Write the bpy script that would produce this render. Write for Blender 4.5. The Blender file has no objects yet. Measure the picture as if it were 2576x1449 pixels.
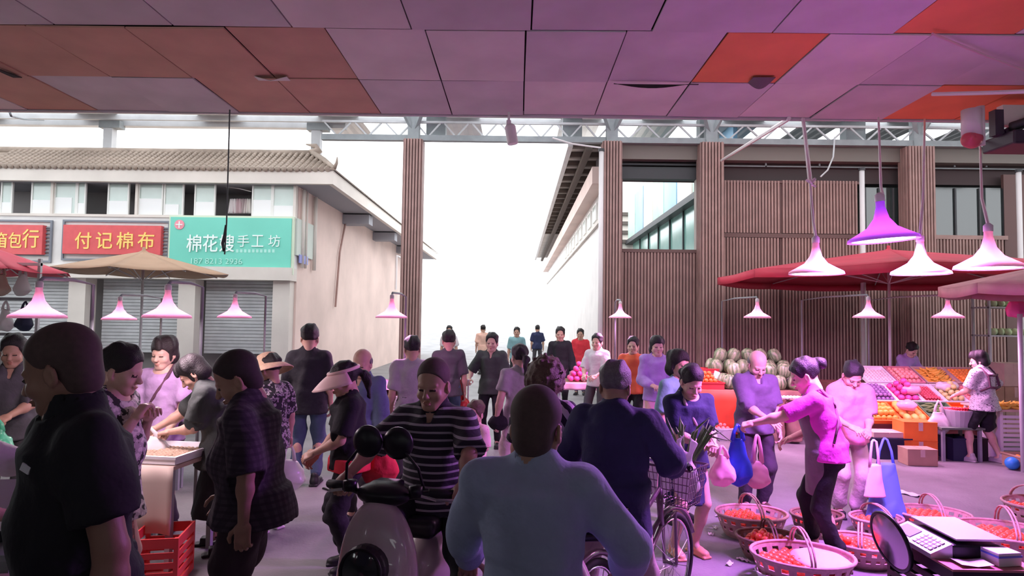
import bpy, math, random
import numpy as np
from mathutils import Matrix, Vector, Euler

random.seed(7)
sc = bpy.context.scene
COL = sc.collection
R_ = math.radians

# ------------------------------------------------------------------ camera
FPX = 1600.0
CAM = Vector((0.0, 0.0, 1.95))
PITCH = math.atan(75.5 / FPX)
ROLL = R_(0.8)
YAW = math.atan(15 / FPX)
cam_d = bpy.data.cameras.new('camera')
cam_d.sensor_width = 36.0
cam_d.lens = FPX / 2576 * 36.0
cam_d.clip_start = 0.05
cam_d.clip_end = 400
cam_o = bpy.data.objects.new('camera', cam_d)
COL.objects.link(cam_o)
CROT = Matrix.Rotation(YAW, 3, 'Z') @ Matrix.Rotation(math.pi / 2 + PITCH, 3, 'X') @ Matrix.Rotation(ROLL, 3, 'Z')
cam_o.matrix_world = Matrix.Translation(CAM) @ CROT.to_4x4()
sc.camera = cam_o

# ------------------------------------------------------------------ sky and exposure
world = bpy.data.worlds.new('sky')
sc.world = world
world.use_nodes = True
wn = world.node_tree.nodes
wn['Background'].inputs[0].default_value = (0.93, 0.96, 1.0, 1)
wn['Background'].inputs[1].default_value = 1.0
sc.view_settings.view_transform = 'Standard'
sc.view_settings.look = 'None'
sc.view_settings.gamma = 1.0
sc.view_settings.use_curve_mapping = False
sc.view_settings.exposure = 1.85


def ray(u, v):
    return CROT @ Vector(((u - 1288) / FPX, -(v - 724.5) / FPX, -1.0))


def wp(u, v, d):
    r = ray(u, v)
    return CAM + r * (d / r.y)


def gp(u, v, z=0.0):
    r = ray(u, v)
    return CAM + r * ((z - CAM.z) / r.z)


# ------------------------------------------------------------------ materials
MATS = {}


def nodes_of(name):
    m = bpy.data.materials.new(name)
    m.use_nodes = True
    nt = m.node_tree
    return m, nt, nt.nodes['Principled BSDF']


def mat(name, col, rough=0.6, metal=0.0, noise=0.0, nscale=6.0, bump=0.0, bscale=60.0, spec=0.4,
        trans=0.0, alpha=1.0, emit=0.0, coat=0.0, ecol=None, sss=0.0, sheen=0.0):
    if name in MATS:
        return MATS[name]
    m, nt, b = nodes_of(name)
    c = (*col, 1)
    b.inputs['Base Color'].default_value = c
    b.inputs['Roughness'].default_value = rough
    b.inputs['Metallic'].default_value = metal
    b.inputs['Specular IOR Level'].default_value = spec
    b.inputs['Transmission Weight'].default_value = trans
    b.inputs['Alpha'].default_value = alpha
    b.inputs['Coat Weight'].default_value = coat
    if sheen:
        b.inputs['Sheen Weight'].default_value = sheen
    if emit:
        b.inputs['Emission Color'].default_value = (*(ecol or col), 1)
        b.inputs['Emission Strength'].default_value = emit
    N = nt.nodes
    if noise or bump:
        tc = N.new('ShaderNodeTexCoord')
    if noise:
        n = N.new('ShaderNodeTexNoise')
        n.inputs['Scale'].default_value = nscale
        n.inputs['Detail'].default_value = 4
        nt.links.new(tc.outputs['Object'], n.inputs['Vector'])
        r = N.new('ShaderNodeMapRange')
        r.inputs['From Min'].default_value = 0.3
        r.inputs['From Max'].default_value = 0.7
        r.inputs['To Min'].default_value = 1 - noise
        r.inputs['To Max'].default_value = 1 + noise * 0.6
        nt.links.new(n.outputs['Fac'], r.inputs['Value'])
        x = N.new('ShaderNodeMix')
        x.data_type = 'RGBA'
        x.blend_type = 'MULTIPLY'
        x.inputs['Factor'].default_value = 1
        x.inputs['A'].default_value = c
        nt.links.new(r.outputs['Result'], x.inputs['B'])
        nt.links.new(x.outputs['Result'], b.inputs['Base Color'])
    if bump:
        n2 = N.new('ShaderNodeTexNoise')
        n2.inputs['Scale'].default_value = bscale
        n2.inputs['Detail'].default_value = 3
        nt.links.new(tc.outputs['Object'], n2.inputs['Vector'])
        bp = N.new('ShaderNodeBump')
        bp.inputs['Strength'].default_value = bump
        bp.inputs['Distance'].default_value = 0.02
        nt.links.new(n2.outputs['Fac'], bp.inputs['Height'])
        nt.links.new(bp.outputs['Normal'], b.inputs['Normal'])
    MATS[name] = m
    return m


def wrinkle(nt, b, tc):
    n2 = nt.nodes.new('ShaderNodeTexNoise')
    n2.inputs['Scale'].default_value = 13
    n2.inputs['Detail'].default_value = 3
    nt.links.new(tc.outputs['Object'], n2.inputs['Vector'])
    bp = nt.nodes.new('ShaderNodeBump')
    bp.inputs['Strength'].default_value = .55
    bp.inputs['Distance'].default_value = 0.02
    nt.links.new(n2.outputs['Fac'], bp.inputs['Height'])
    nt.links.new(bp.outputs['Normal'], b.inputs['Normal'])


def ramp_mat(name, kind, stops, scale=20.0, rough=0.8, vec='Object', rot=(0, 0, 0), stretch=(1, 1, 1),
             distortion=0.0, interp='CONSTANT', bands='Z', bump=0.0):
    """pattern material: kind = 'wave' (woven stripes), 'noise', 'voronoi', 'checks'"""
    if name in MATS:
        return MATS[name]
    m, nt, b = nodes_of(name)
    N = nt.nodes
    L = nt.links
    b.inputs['Roughness'].default_value = rough
    tc = N.new('ShaderNodeTexCoord')
    mp = N.new('ShaderNodeMapping')
    mp.inputs['Rotation'].default_value = rot
    mp.inputs['Scale'].default_value = stretch
    L.new(tc.outputs[vec], mp.inputs['Vector'])
    if kind == 'wave':
        t = N.new('ShaderNodeTexWave')
        t.bands_direction = bands
        t.inputs['Scale'].default_value = scale
        t.inputs['Distortion'].default_value = distortion
        out = t.outputs['Fac']
    elif kind == 'voronoi':
        t = N.new('ShaderNodeTexVoronoi')
        t.inputs['Scale'].default_value = scale
        out = t.outputs['Distance']
    else:
        t = N.new('ShaderNodeTexNoise')
        t.inputs['Scale'].default_value = scale
        t.inputs['Detail'].default_value = 2
        t.inputs['Distortion'].default_value = distortion
        out = t.outputs['Fac']
    L.new(mp.outputs['Vector'], t.inputs['Vector'])
    cr = N.new('ShaderNodeValToRGB')
    cr.color_ramp.interpolation = interp
    e = cr.color_ramp.elements
    e[0].position, e[0].color = stops[0][0], (*stops[0][1], 1)
    e[1].position, e[1].color = stops[1][0], (*stops[1][1], 1)
    for p, c in stops[2:]:
        k = e.new(p)
        k.color = (*c, 1)
    L.new(out, cr.inputs['Fac'])
    L.new(cr.outputs['Color'], b.inputs['Base Color'])
    if rough > .8:
        wrinkle(nt, b, tc)
    if bump:
        bp = N.new('ShaderNodeBump')
        bp.inputs['Strength'].default_value = bump
        bp.inputs['Distance'].default_value = 0.01
        L.new(out, bp.inputs['Height'])
        L.new(bp.outputs['Normal'], b.inputs['Normal'])
    MATS[name] = m
    return m


def check_mat(name, c0, c1, c2, scale):
    if name in MATS:
        return MATS[name]
    m, nt, b = nodes_of(name)
    N, L = nt.nodes, nt.links
    b.inputs['Roughness'].default_value = 0.85
    tc = N.new('ShaderNodeTexCoord')
    prev = None
    for d in ('X', 'Z'):
        w = N.new('ShaderNodeTexWave')
        w.bands_direction = d
        w.inputs['Scale'].default_value = scale
        w.inputs['Distortion'].default_value = 0.15
        L.new(tc.outputs['Object'], w.inputs['Vector'])
        r = N.new('ShaderNodeMapRange')
        r.inputs['From Min'].default_value = 0.55
        r.inputs['From Max'].default_value = 0.75
        L.new(w.outputs['Fac'], r.inputs['Value'])
        x = N.new('ShaderNodeMix')
        x.data_type = 'RGBA'
        x.inputs['B'].default_value = (*(c1 if d == 'X' else c2), 1)
        if prev:
            L.new(prev, x.inputs['A'])
        else:
            x.inputs['A'].default_value = (*c0, 1)
        f = N.new('ShaderNodeMath')
        f.operation = 'MULTIPLY'
        f.inputs[1].default_value = 0.6
        L.new(r.outputs['Result'], f.inputs[0])
        L.new(f.outputs[0], x.inputs['Factor'])
        prev = x.outputs['Result']
    L.new(prev, b.inputs['Base Color'])
    wrinkle(nt, b, tc)
    MATS[name] = m
    return m


# ------------------------------------------------------------------ object helpers
def link(o, parent=None):
    COL.objects.link(o)
    if parent is not None:
        o.parent = parent
    return o


def tag(o, label=None, cat=None, group=None, kind=None):
    if label:
        o['label'] = label
    if cat:
        o['category'] = cat
    if group:
        o['group'] = group
    if kind:
        o['kind'] = kind
    return o


def empty(name, loc=(0, 0, 0), rz=0.0, s=1.0):
    o = bpy.data.objects.new(name, None)
    o.empty_display_size = 0.1
    o.location = loc
    o.rotation_euler = (0, 0, rz)
    o.scale = (s, s, s)
    return link(o)


def thing(name, label, cat, loc=(0, 0, 0), rz=0.0, group=None, s=1.0):
    return tag(empty(name, loc, rz, s), label, cat, group)


def np_mesh(name, V, Fc, mats, smooth=True, midx=None):
    """V (n,3); Fc list of arrays / (m,k) array of one polygon size, or list of such"""
    me = bpy.data.meshes.new(name)
    V = np.asarray(V, np.float32)
    groups = Fc if isinstance(Fc, list) else [Fc]
    groups = [np.asarray(g, np.int32) for g in groups if len(g)]
    nl = sum(g.size for g in groups)
    npoly = sum(len(g) for g in groups)
    me.vertices.add(len(V))
    me.vertices.foreach_set('co', V.ravel())
    me.loops.add(nl)
    me.polygons.add(npoly)
    me.loops.foreach_set('vertex_index', np.concatenate([g.ravel() for g in groups]))
    tot = np.concatenate([np.full(len(g), g.shape[1], np.int32) for g in groups])
    st = np.concatenate([[0], np.cumsum(tot)[:-1]]).astype(np.int32)
    me.polygons.foreach_set('loop_start', st)
    me.polygons.foreach_set('loop_total', tot)
    if midx is not None:
        me.polygons.foreach_set('material_index', np.asarray(midx, np.int32))
    me.polygons.foreach_set('use_smooth', np.full(npoly, smooth, bool))
    me.update(calc_edges=True)
    for m in (mats if isinstance(mats, (list, tuple)) else [mats]):
        me.materials.append(m)
    return me


class MB:
    """collects boxes, bars, tubes, lathes into one mesh"""

    def __init__(s):
        s.v = []
        s.f = []

    def add(s, V, Fs):
        o = len(s.v)
        s.v += [tuple(p) for p in V]
        s.f += [tuple(i + o for i in f) for f in Fs]
        return s

    def box(s, lo, hi, M=None):
        x0, y0, z0 = lo
        x1, y1, z1 = hi
        V = [Vector(p) for p in ((x0, y0, z0), (x1, y0, z0), (x1, y1, z0), (x0, y1, z0), (x0, y0, z1), (x1, y0, z1), (x1, y1, z1), (x0, y1, z1))]
        if M is not None:
            V = [M @ p for p in V]
        return s.add(V, [(3, 2, 1, 0), (4, 5, 6, 7), (0, 1, 5, 4), (1, 2, 6, 5), (2, 3, 7, 6), (3, 0, 4, 7)])

    def bar(s, a, b, w, h=None):
        """rectangular bar from a to b, width w, height h"""
        a, b = Vector(a), Vector(b)
        h = h or w
        d = (b - a)
        ln = d.length
        q = d.to_track_quat('Y', 'Z').to_matrix().to_4x4()
        M = Matrix.Translation(a) @ q
        return s.box((-w / 2, 0, -h / 2), (w / 2, ln, h / 2), M)

    def tube(s, pts, r, n=8, closed=False, caps=True):
        pts = [Vector(p) for p in pts]
        m = len(pts)
        rs = r if isinstance(r, (list, tuple)) else [r] * m
        V, Fs = [], []
        up = Vector((0, 0, 1))
        prev = None
        for i, p in enumerate(pts):
            if closed:
                t = pts[(i + 1) % m] - pts[i - 1]
            else:
                t = pts[min(i + 1, m - 1)] - pts[max(i - 1, 0)]
            t.normalize()
            if prev is None:
                a = t.cross(up)
                if a.length < 1e-3:
                    a = t.cross(Vector((1, 0, 0)))
                a.normalize()
            else:
                a = prev - t * prev.dot(t)
                a.normalize()
            prev = a
            b = t.cross(a)
            for k in range(n):
                an = 2 * math.pi * k / n
                V.append(p + (a * math.cos(an) + b * math.sin(an)) * rs[i])
        for i in range(m if closed else m - 1):
            j = (i + 1) % m
            for k in range(n):
                l = (k + 1) % n
                Fs.append((i * n + k, i * n + l, j * n + l, j * n + k))
        if caps and not closed:
            Fs.append(tuple(range(n))[::-1])
            Fs.append(tuple((m - 1) * n + k for k in range(n)))
        return s.add(V, Fs)

    def lathe(s, prof, n=24, M=None, cap=True, arc=2 * math.pi, start=0.0):
        V, Fs = [], []
        full = abs(arc - 2 * math.pi) < 1e-6
        cols = n if full else n + 1
        for r, z in prof:
            for k in range(cols):
                a = start + arc * k / n
                p = Vector((r * math.cos(a), r * math.sin(a), z))
                V.append(M @ p if M is not None else p)
        for i in range(len(prof) - 1):
            for k in range(n):
                l = (k + 1) % cols
                Fs.append((i * cols + k, i * cols + l, (i + 1) * cols + l, (i + 1) * cols + k))
        if cap and full:
            if prof[0][0] > 1e-5:
                Fs.append(tuple(range(n))[::-1])
            if prof[-1][0] > 1e-5:
                Fs.append(tuple((len(prof) - 1) * n + k for k in range(n)))
        return s.add(V, Fs)

    def quadgrid(s, fn, nu, nv):
        V = [fn(i / nu, j / nv) for j in range(nv + 1) for i in range(nu + 1)]
        w = nu + 1
        Fs = [(j * w + i, j * w + i + 1, (j + 1) * w + i + 1, (j + 1) * w + i) for j in range(nv) for i in range(nu)]
        return s.add(V, Fs)

    def mesh(s, name, m, smooth=False):
        me = bpy.data.meshes.new(name)
        me.from_pydata([tuple(p) for p in s.v], [], s.f)
        for q in (m if isinstance(m, (list, tuple)) else [m]):
            me.materials.append(q)
        if smooth:
            me.polygons.foreach_set('use_smooth', [True] * len(me.polygons))
        me.update()
        return me

    def build(s, name, m, parent=None, smooth=False, bevel=0.0, loc=None, solid=0.0):
        o = bpy.data.objects.new(name, s.mesh(name, m, smooth))
        link(o, parent)
        if loc is not None:
            o.location = loc
        if solid:
            md = o.modifiers.new('solid', 'SOLIDIFY')
            md.thickness = solid
        if bevel:
            md = o.modifiers.new('bevel', 'BEVEL')
            md.width = bevel
            md.segments = 2
            md.limit_method = 'ANGLE'
        return o


def copy_tree(o, parent=None):
    c = o.copy()
    COL.objects.link(c)
    c.parent = parent
    for ch in list(o.children):
        copy_tree(ch, c)
    return c


def text_obj(name, body, size, M, m, parent=None, extrude=0.004, align='CENTER', bold=0.0, fit=None):
    cu = bpy.data.curves.new(name, 'FONT')
    cu.body = body
    cu.size = size
    cu.extrude = extrude
    cu.align_x = align
    cu.align_y = 'CENTER'
    cu.offset = bold
    cu.materials.append(m)
    t = bpy.data.objects.new(name, cu)
    COL.objects.link(t)
    bpy.context.view_layer.update()
    dg = bpy.context.evaluated_depsgraph_get()
    me = bpy.data.meshes.new_from_object(t.evaluated_get(dg))
    bpy.data.objects.remove(t)
    o = bpy.data.objects.new(name, me)
    if not me.materials:
        me.materials.append(m)
    if fit and len(me.vertices):
        co = np.empty(len(me.vertices) * 3, np.float32)
        me.vertices.foreach_get('co', co)
        co = co.reshape(-1, 3)
        lo, hi = co.min(0), co.max(0)
        c = (lo + hi) / 2
        sx = fit[0] / max(hi[0] - lo[0], 1e-6)
        sy = fit[1] / max(hi[1] - lo[1], 1e-6)
        co[:, 0] = (co[:, 0] - c[0]) * sx
        co[:, 1] = (co[:, 1] - c[1]) * sy
        me.vertices.foreach_set('co', co.ravel())
        me.update()
    link(o, parent)
    o.matrix_local = M
    return o


# ------------------------------------------------------------------ implicit surfaces
def smin(a, b, k):
    h = np.clip(0.5 + 0.5 * (b - a) / k, 0, 1)
    return b + (a - b) * h - k * h * (1 - h)


class Vox:
    def __init__(s, lo, hi, h):
        s.h = h
        s.lo = np.array(lo, np.float32)
        n = np.ceil((np.array(hi) - s.lo) / h).astype(int) + 1
        s.n = n
        s.ax = [(s.lo[i] + h * np.arange(n[i])).astype(np.float32) for i in range(3)]
        s.f = np.ones(tuple(n), np.float32)

    def blk(s, lo, hi):
        i0 = np.maximum(np.floor((np.array(lo) - s.lo) / s.h).astype(int), 0)
        i1 = np.minimum(np.ceil((np.array(hi) - s.lo) / s.h).astype(int) + 1, s.n)
        if (i1 <= i0).any():
            return None
        sl = tuple(slice(a, b) for a, b in zip(i0, i1))
        X = s.ax[0][sl[0]][:, None, None]
        Y = s.ax[1][sl[1]][None, :, None]
        Z = s.ax[2][sl[2]][None, None, :]
        return sl, X, Y, Z

    def _put(s, sl, d, k, sub):
        if sub:
            s.f[sl] = -smin(-s.f[sl], d, k)
        else:
            s.f[sl] = smin(s.f[sl], d, k)

    def cone(s, a, b, ra, rb, k=0.03, sub=False):
        a = np.array(a, np.float32)
        b = np.array(b, np.float32)
        m = max(ra, rb) + k + 2 * s.h
        q = s.blk(np.minimum(a, b) - m, np.maximum(a, b) + m)
        if q is None:
            return s
        sl, X, Y, Z = q
        d = b - a
        L2 = float(d @ d) + 1e-9
        px, py, pz = X - a[0], Y - a[1], Z - a[2]
        t = np.clip((px * d[0] + py * d[1] + pz * d[2]) / L2, 0, 1)
        D = np.sqrt((px - t * d[0]) ** 2 + (py - t * d[1]) ** 2 + (pz - t * d[2]) ** 2) - (ra + (rb - ra) * t)
        s._put(sl, D, k, sub)
        return s

    def ell(s, c, r, M=None, k=0.03, sub=False):
        c = np.array(c, np.float32)
        m = max(r) + k + 2 * s.h
        q = s.blk(c - m, c + m)
        if q is None:
            return s
        sl, X, Y, Z = q
        px, py, pz = X - c[0], Y - c[1], Z - c[2]
        if M is not None:
            M = np.array(M)
            px, py, pz = (px * M[0, i] + py * M[1, i] + pz * M[2, i] for i in range(3))
        k0 = np.sqrt((px / r[0]) ** 2 + (py / r[1]) ** 2 + (pz / r[2]) ** 2) + 1e-6
        k1 = np.sqrt((px / r[0] ** 2) ** 2 + (py / r[1] ** 2) ** 2 + (pz / r[2] ** 2) ** 2) + 1e-6
        s._put(sl, (k0 * (k0 - 1) / k1).astype(np.float32), k, sub)
        return s

    def box(s, c, half, M=None, rd=0.01, k=0.01, sub=False):
        c = np.array(c, np.float32)
        m = float(np.linalg.norm(half)) + k + 2 * s.h
        q = s.blk(c - m, c + m)
        if q is None:
            return s
        sl, X, Y, Z = q
        px, py, pz = X - c[0], Y - c[1], Z - c[2]
        if M is not None:
            M = np.array(M)
            px, py, pz = (px * M[0, i] + py * M[1, i] + pz * M[2, i] for i in range(3))
        qx, qy, qz = (np.abs(p) - (hh - rd) for p, hh in zip((px, py, pz), half))
        D = np.sqrt(np.maximum(qx, 0) ** 2 + np.maximum(qy, 0) ** 2 + np.maximum(qz, 0) ** 2) + np.minimum(np.maximum(np.maximum(qx, qy), qz), 0) - rd
        s._put(sl, D.astype(np.float32), k, sub)
        return s

    def slab(s, a, b, Rt, Fw, ra, rb, k=0.03, sub=False):
        """elliptical frustum from a to b; Rt, Fw unit axes of the ellipse; ra, rb = (rx, ry)"""
        a = np.array(a, np.float32)
        b = np.array(b, np.float32)
        Rt = np.array(Rt, np.float32)
        Fw = np.array(Fw, np.float32)
        m = max(*ra, *rb) + k + 2 * s.h
        q = s.blk(np.minimum(a, b) - m, np.maximum(a, b) + m)
        if q is None:
            return s
        sl, X, Y, Z = q
        d = b - a
        ln = float(np.linalg.norm(d))
        d = d / ln
        px, py, pz = X - a[0], Y - a[1], Z - a[2]
        t = px * d[0] + py * d[1] + pz * d[2]
        tt = np.clip(t / ln, 0, 1)
        e = px * Rt[0] + py * Rt[1] + pz * Rt[2]
        g = px * Fw[0] + py * Fw[1] + pz * Fw[2]
        rx = ra[0] + (rb[0] - ra[0]) * tt
        ry = ra[1] + (rb[1] - ra[1]) * tt
        k0 = np.sqrt((e / rx) ** 2 + (g / ry) ** 2) + 1e-6
        k1 = np.sqrt((e / rx ** 2) ** 2 + (g / ry ** 2) ** 2) + 1e-6
        D = k0 * (k0 - 1) / k1
        cap = np.maximum(-t, t - ln)
        D = np.maximum(D, cap) + 0 * px
        s._put(sl, D.astype(np.float32), k, sub)
        return s

    def cut(s, p, n, k=0.004):
        X, Y, Z = s.ax[0][:, None, None], s.ax[1][None, :, None], s.ax[2][None, None, :]
        d = (X - p[0]) * n[0] + (Y - p[1]) * n[1] + (Z - p[2]) * n[2]
        s.f = np.maximum(s.f, d.astype(np.float32))
        return s

    def folds(s, amp, seed=0, fr=26.0, dirs=6):
        g = np.random.default_rng(seed)
        X, Y, Z = s.ax[0][:, None, None], s.ax[1][None, :, None], s.ax[2][None, None, :]
        w = np.zeros(s.f.shape, np.float32)
        for i in range(dirs):
            v = g.normal(size=3)
            v[2] *= 0.55
            v = v / np.linalg.norm(v) * fr * g.uniform(0.5, 1.7)
            v2 = g.normal(size=3) * 7
            ph = g.uniform(0, 6.28, 2)
            w += np.sin(v[0] * X + v[1] * Y + v[2] * Z + 1.3 * np.sin(v2[0] * X + v2[1] * Y + v2[2] * Z + ph[0]) + ph[1]).astype(np.float32)
        w = w / dirs
        s.f -= amp * (1.6 * w + 1.2 * np.abs(w) - 0.3)
        return s

    def nets(s):
        f = s.f
        f[0], f[-1], f[:, 0], f[:, -1], f[:, :, 0], f[:, :, -1] = 1, 1, 1, 1, 1, 1
        f = np.where(f == 0, 1e-6, f)
        neg = f < 0
        nx, ny, nz = f.shape
        c8 = [(i, j, k) for i in (0, 1) for j in (0, 1) for k in (0, 1)]
        cnt = np.zeros((nx - 1, ny - 1, nz - 1), np.int8)
        for i, j, k in c8:
            cnt += neg[i:nx - 1 + i, j:ny - 1 + j, k:nz - 1 + k]
        ids = np.argwhere((cnt > 0) & (cnt < 8))
        if not len(ids):
            return np.zeros((0, 3)), np.zeros((0, 4), int)
        idx = np.full(cnt.shape, -1, np.int32)
        idx[ids[:, 0], ids[:, 1], ids[:, 2]] = np.arange(len(ids))
        acc = np.zeros((len(ids), 3), np.float32)
        num = np.zeros(len(ids), np.float32)
        for c0 in c8:
            for a in range(3):
                if c0[a]:
                    continue
                c1 = list(c0)
                c1[a] = 1
                f0 = f[ids[:, 0] + c0[0], ids[:, 1] + c0[1], ids[:, 2] + c0[2]]
                f1 = f[ids[:, 0] + c1[0], ids[:, 1] + c1[1], ids[:, 2] + c1[2]]
                m = (f0 < 0) != (f1 < 0)
                t = np.where(m, f0 / (f0 - f1 + 1e-12), 0)
                p = np.array(c0, np.float32)[None] + np.zeros((len(ids), 3), np.float32)
                p[:, a] += t
                acc += p * m[:, None]
                num += m
        V = s.lo + s.h * (ids + acc / num[:, None])
        Q = []
        for a in range(3):
            b, c = (a + 1) % 3, (a + 2) % 3
            A = [slice(None)] * 3
            B = [slice(None)] * 3
            A[a], B[a] = slice(0, -1), slice(1, None)
            n0, n1 = neg[tuple(A)], neg[tuple(B)]
            for flip in (False, True):
                e = np.argwhere((n0 & ~n1) if not flip else (~n0 & n1))
                if not len(e):
                    continue
                e = e[(e[:, b] > 0) & (e[:, c] > 0)]
                q = []
                for db, dc in ((-1, -1), (0, -1), (0, 0), (-1, 0)):
                    g = e.copy()
                    g[:, b] += db
                    g[:, c] += dc
                    q.append(idx[g[:, 0], g[:, 1], g[:, 2]])
                q = np.stack(q, 1)
                if flip:
                    q = q[:, ::-1]
                Q.append(q)
        return V, np.concatenate(Q)


def vox_obj(name, vx, m, parent=None, smooth=True):
    V, Q = vx.nets()
    o = bpy.data.objects.new(name, np_mesh(name, V, Q, m, smooth))
    return link(o, parent)
# ------------------------------------------------------------------ people
SKIN = {}


def skin(k):
    if k not in SKIN:
        c = {'light': (0.62, 0.40, 0.31), 'mid': (0.52, 0.31, 0.23), 'tan': (0.42, 0.24, 0.17), 'dark': (0.33, 0.18, 0.13)}[k]
        SKIN[k] = [mat('skin_' + k, c, 0.5, noise=0.10, nscale=14, bump=0.05, bscale=300),
                   mat('lips_' + k, (c[0] * 0.88, c[1] * 0.66, c[2] * 0.66), 0.45),
                   mat('eye', (0.05, 0.035, 0.03), 0.2)]
    return SKIN[k]


HEADC, HAIRC, HANDC, SHOEC = {}, {}, {}, {}


def head_np(h):
    if h in HEADC:
        return HEADC[h]
    v = Vox((-.11, -.14, -.13), (.11, .15, .215), h)
    v.ell((0, -.010, .105), (.077, .098, .086), k=.02)
    v.ell((0, .030, .035), (.062, .064, .085), k=.03)
    v.ell((0, .060, -.038), (.030, .028, .024), k=.025)
    for s in (-1, 1):
        v.cone((s * .054, -.002, .012), (s * .020, .062, -.036), .020, .018, k=.02)
        v.ell((s * .040, .062, .022), (.024, .024, .022), k=.02)
        v.ell((s * .031, .104, .056), (.019, .016, .012), k=.010, sub=True)
        v.ell((s * .079, -.008, .045), (.008, .020, .032), k=.006)
        v.ell((s * .086, -.003, .047), (.006, .012, .020), k=.004, sub=True)
        v.ell((s * .012, .103, .020), (.008, .009, .007), k=.006)
        v.cone((s * .012, .091, .074), (s * .046, .078, .074), .008, .006, k=.012)
        v.ell((s * .031, .083, .055), (.016, .010, .009), k=.004)
    v.cone((0, .088, .066), (0, .113, .024), .008, .012, k=.012)
    v.ell((0, .096, -.006), (.023, .010, .0055), k=.005)
    v.ell((0, .094, -.017), (.019, .010, .006), k=.005)
    v.cone((0, -.022, .02), (0, -.030, -.055), .052, .050, k=.03)
    V, Q = v.nets()
    c = V[Q].mean(1)
    mi = np.zeros(len(Q), np.int32)
    lip = (np.abs(c[:, 0]) < .022) & (c[:, 1] > .094) & (c[:, 2] < .001) & (c[:, 2] > -.023)
    mi[lip] = 1
    eye = (np.abs(np.abs(c[:, 0]) - .031) < .014) & (np.abs(c[:, 2] - .054) < .0045) & (c[:, 1] > .07)
    mi[eye] = 2
    HEADC[h] = (V, Q, mi)
    return HEADC[h]


def hair_mesh(style, m, h):
    key = (style, m.name, h)
    if key in HAIRC:
        return HAIRC[key]
    v = Vox((-.17, -.20, -.20), (.17, .17, .26), h)
    C = (0, -.012, .108)
    if style in ('buzz', 'grey_buzz'):
        v.ell(C, (.081, .102, .090), k=.01)
        v.ell((0, .085, .03), (.10, .075, .105), k=.012, sub=True)
        v.ell((0, .0, -.110), (.12, .12, .095), k=.02, sub=True)
        v.ell((0, -.04, .03), (.066, .062, .07), k=.03)
        for s in (-1, 1):
            v.ell((s * .085, .0, .035), (.02, .028, .042), k=.008, sub=True)
    elif style == 'short':
        v.ell((0, -.012, .112), (.087, .108, .096), k=.01)
        v.ell((0, .100, .026), (.088, .082, .096), k=.02, sub=True)
        v.ell((0, .0, -.090), (.12, .10, .085), k=.02, sub=True)
        for s in (-1, 1):
            v.ell((s * .085, .008, .03), (.022, .030, .045), k=.008, sub=True)
        v.folds(.007, 3, 60)
    elif style == 'ring':          # bald on top, hair round the back
        v.ell((0, -.020, .075), (.084, .098, .070), k=.01)
        v.ell((0, .070, .06), (.11, .085, .13), k=.012, sub=True)
        v.ell((0, .0, .165), (.075, .095, .060), k=.012, sub=True)
        v.ell((0, -.03, -.055), (.12, .12, .085), k=.01, sub=True)
    elif style == 'bob':
        v.ell((0, -.015, .110), (.092, .112, .100), k=.02)
        v.ell((0, -.045, .035), (.094, .080, .085), k=.03)
        v.ell((0, .108, .015), (.085, .088, .098), k=.014, sub=True)
        v.ell((0, .02, -.13), (.14, .14, .10), k=.02, sub=True)
        v.folds(.009, 5, 60)
    elif style == 'curly':
        v.ell((0, -.015, .105), (.118, .128, .118), k=.02)
        v.ell((0, -.045, .05), (.118, .105, .10), k=.03)
        v.ell((0, .125, .015), (.090, .088, .10), k=.014, sub=True)
        v.folds(.012, 9, 140, 10)
    elif style == 'bun':
        v.ell((0, -.012, .110), (.085, .107, .093), k=.01)
        v.ell((0, -.135, .115), (.045, .040, .045), k=.02)
        v.ell((0, .100, .022), (.095, .083, .100), k=.014, sub=True)
        v.ell((0, -.0, -.07), (.12, .13, .085), k=.01, sub=True)
        for s in (-1, 1):
            v.ell((s * .085, .0, .035), (.02, .026, .042), k=.008, sub=True)
        v.folds(.006, 8, 80)
    elif style == 'tail':
        v.ell((0, -.012, .110), (.085, .107, .094), k=.01)
        v.cone((0, -.115, .10), (0, -.16, .03), .025, .030, k=.03)
        v.cone((0, -.16, .03), (0, -.145, -.13), .030, .012, k=.03)
        v.ell((0, .102, .020), (.092, .083, .100), k=.014, sub=True)
        v.ell((0, .02, -.07), (.12, .12, .085), k=.01, sub=True)
        v.folds(.007, 4, 65)
    V, Q = v.nets()
    HAIRC[key] = np_mesh('hair', V, Q, m)
    return HAIRC[key]


CURL = {'relax': (22, 32, 18, 14), 'grip': (62, 88, 55, 40), 'pinch': (48, 48, 25, 30), 'flat': (8, 12, 8, 6), 'bar': (55, 75, 45, 35)}


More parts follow.
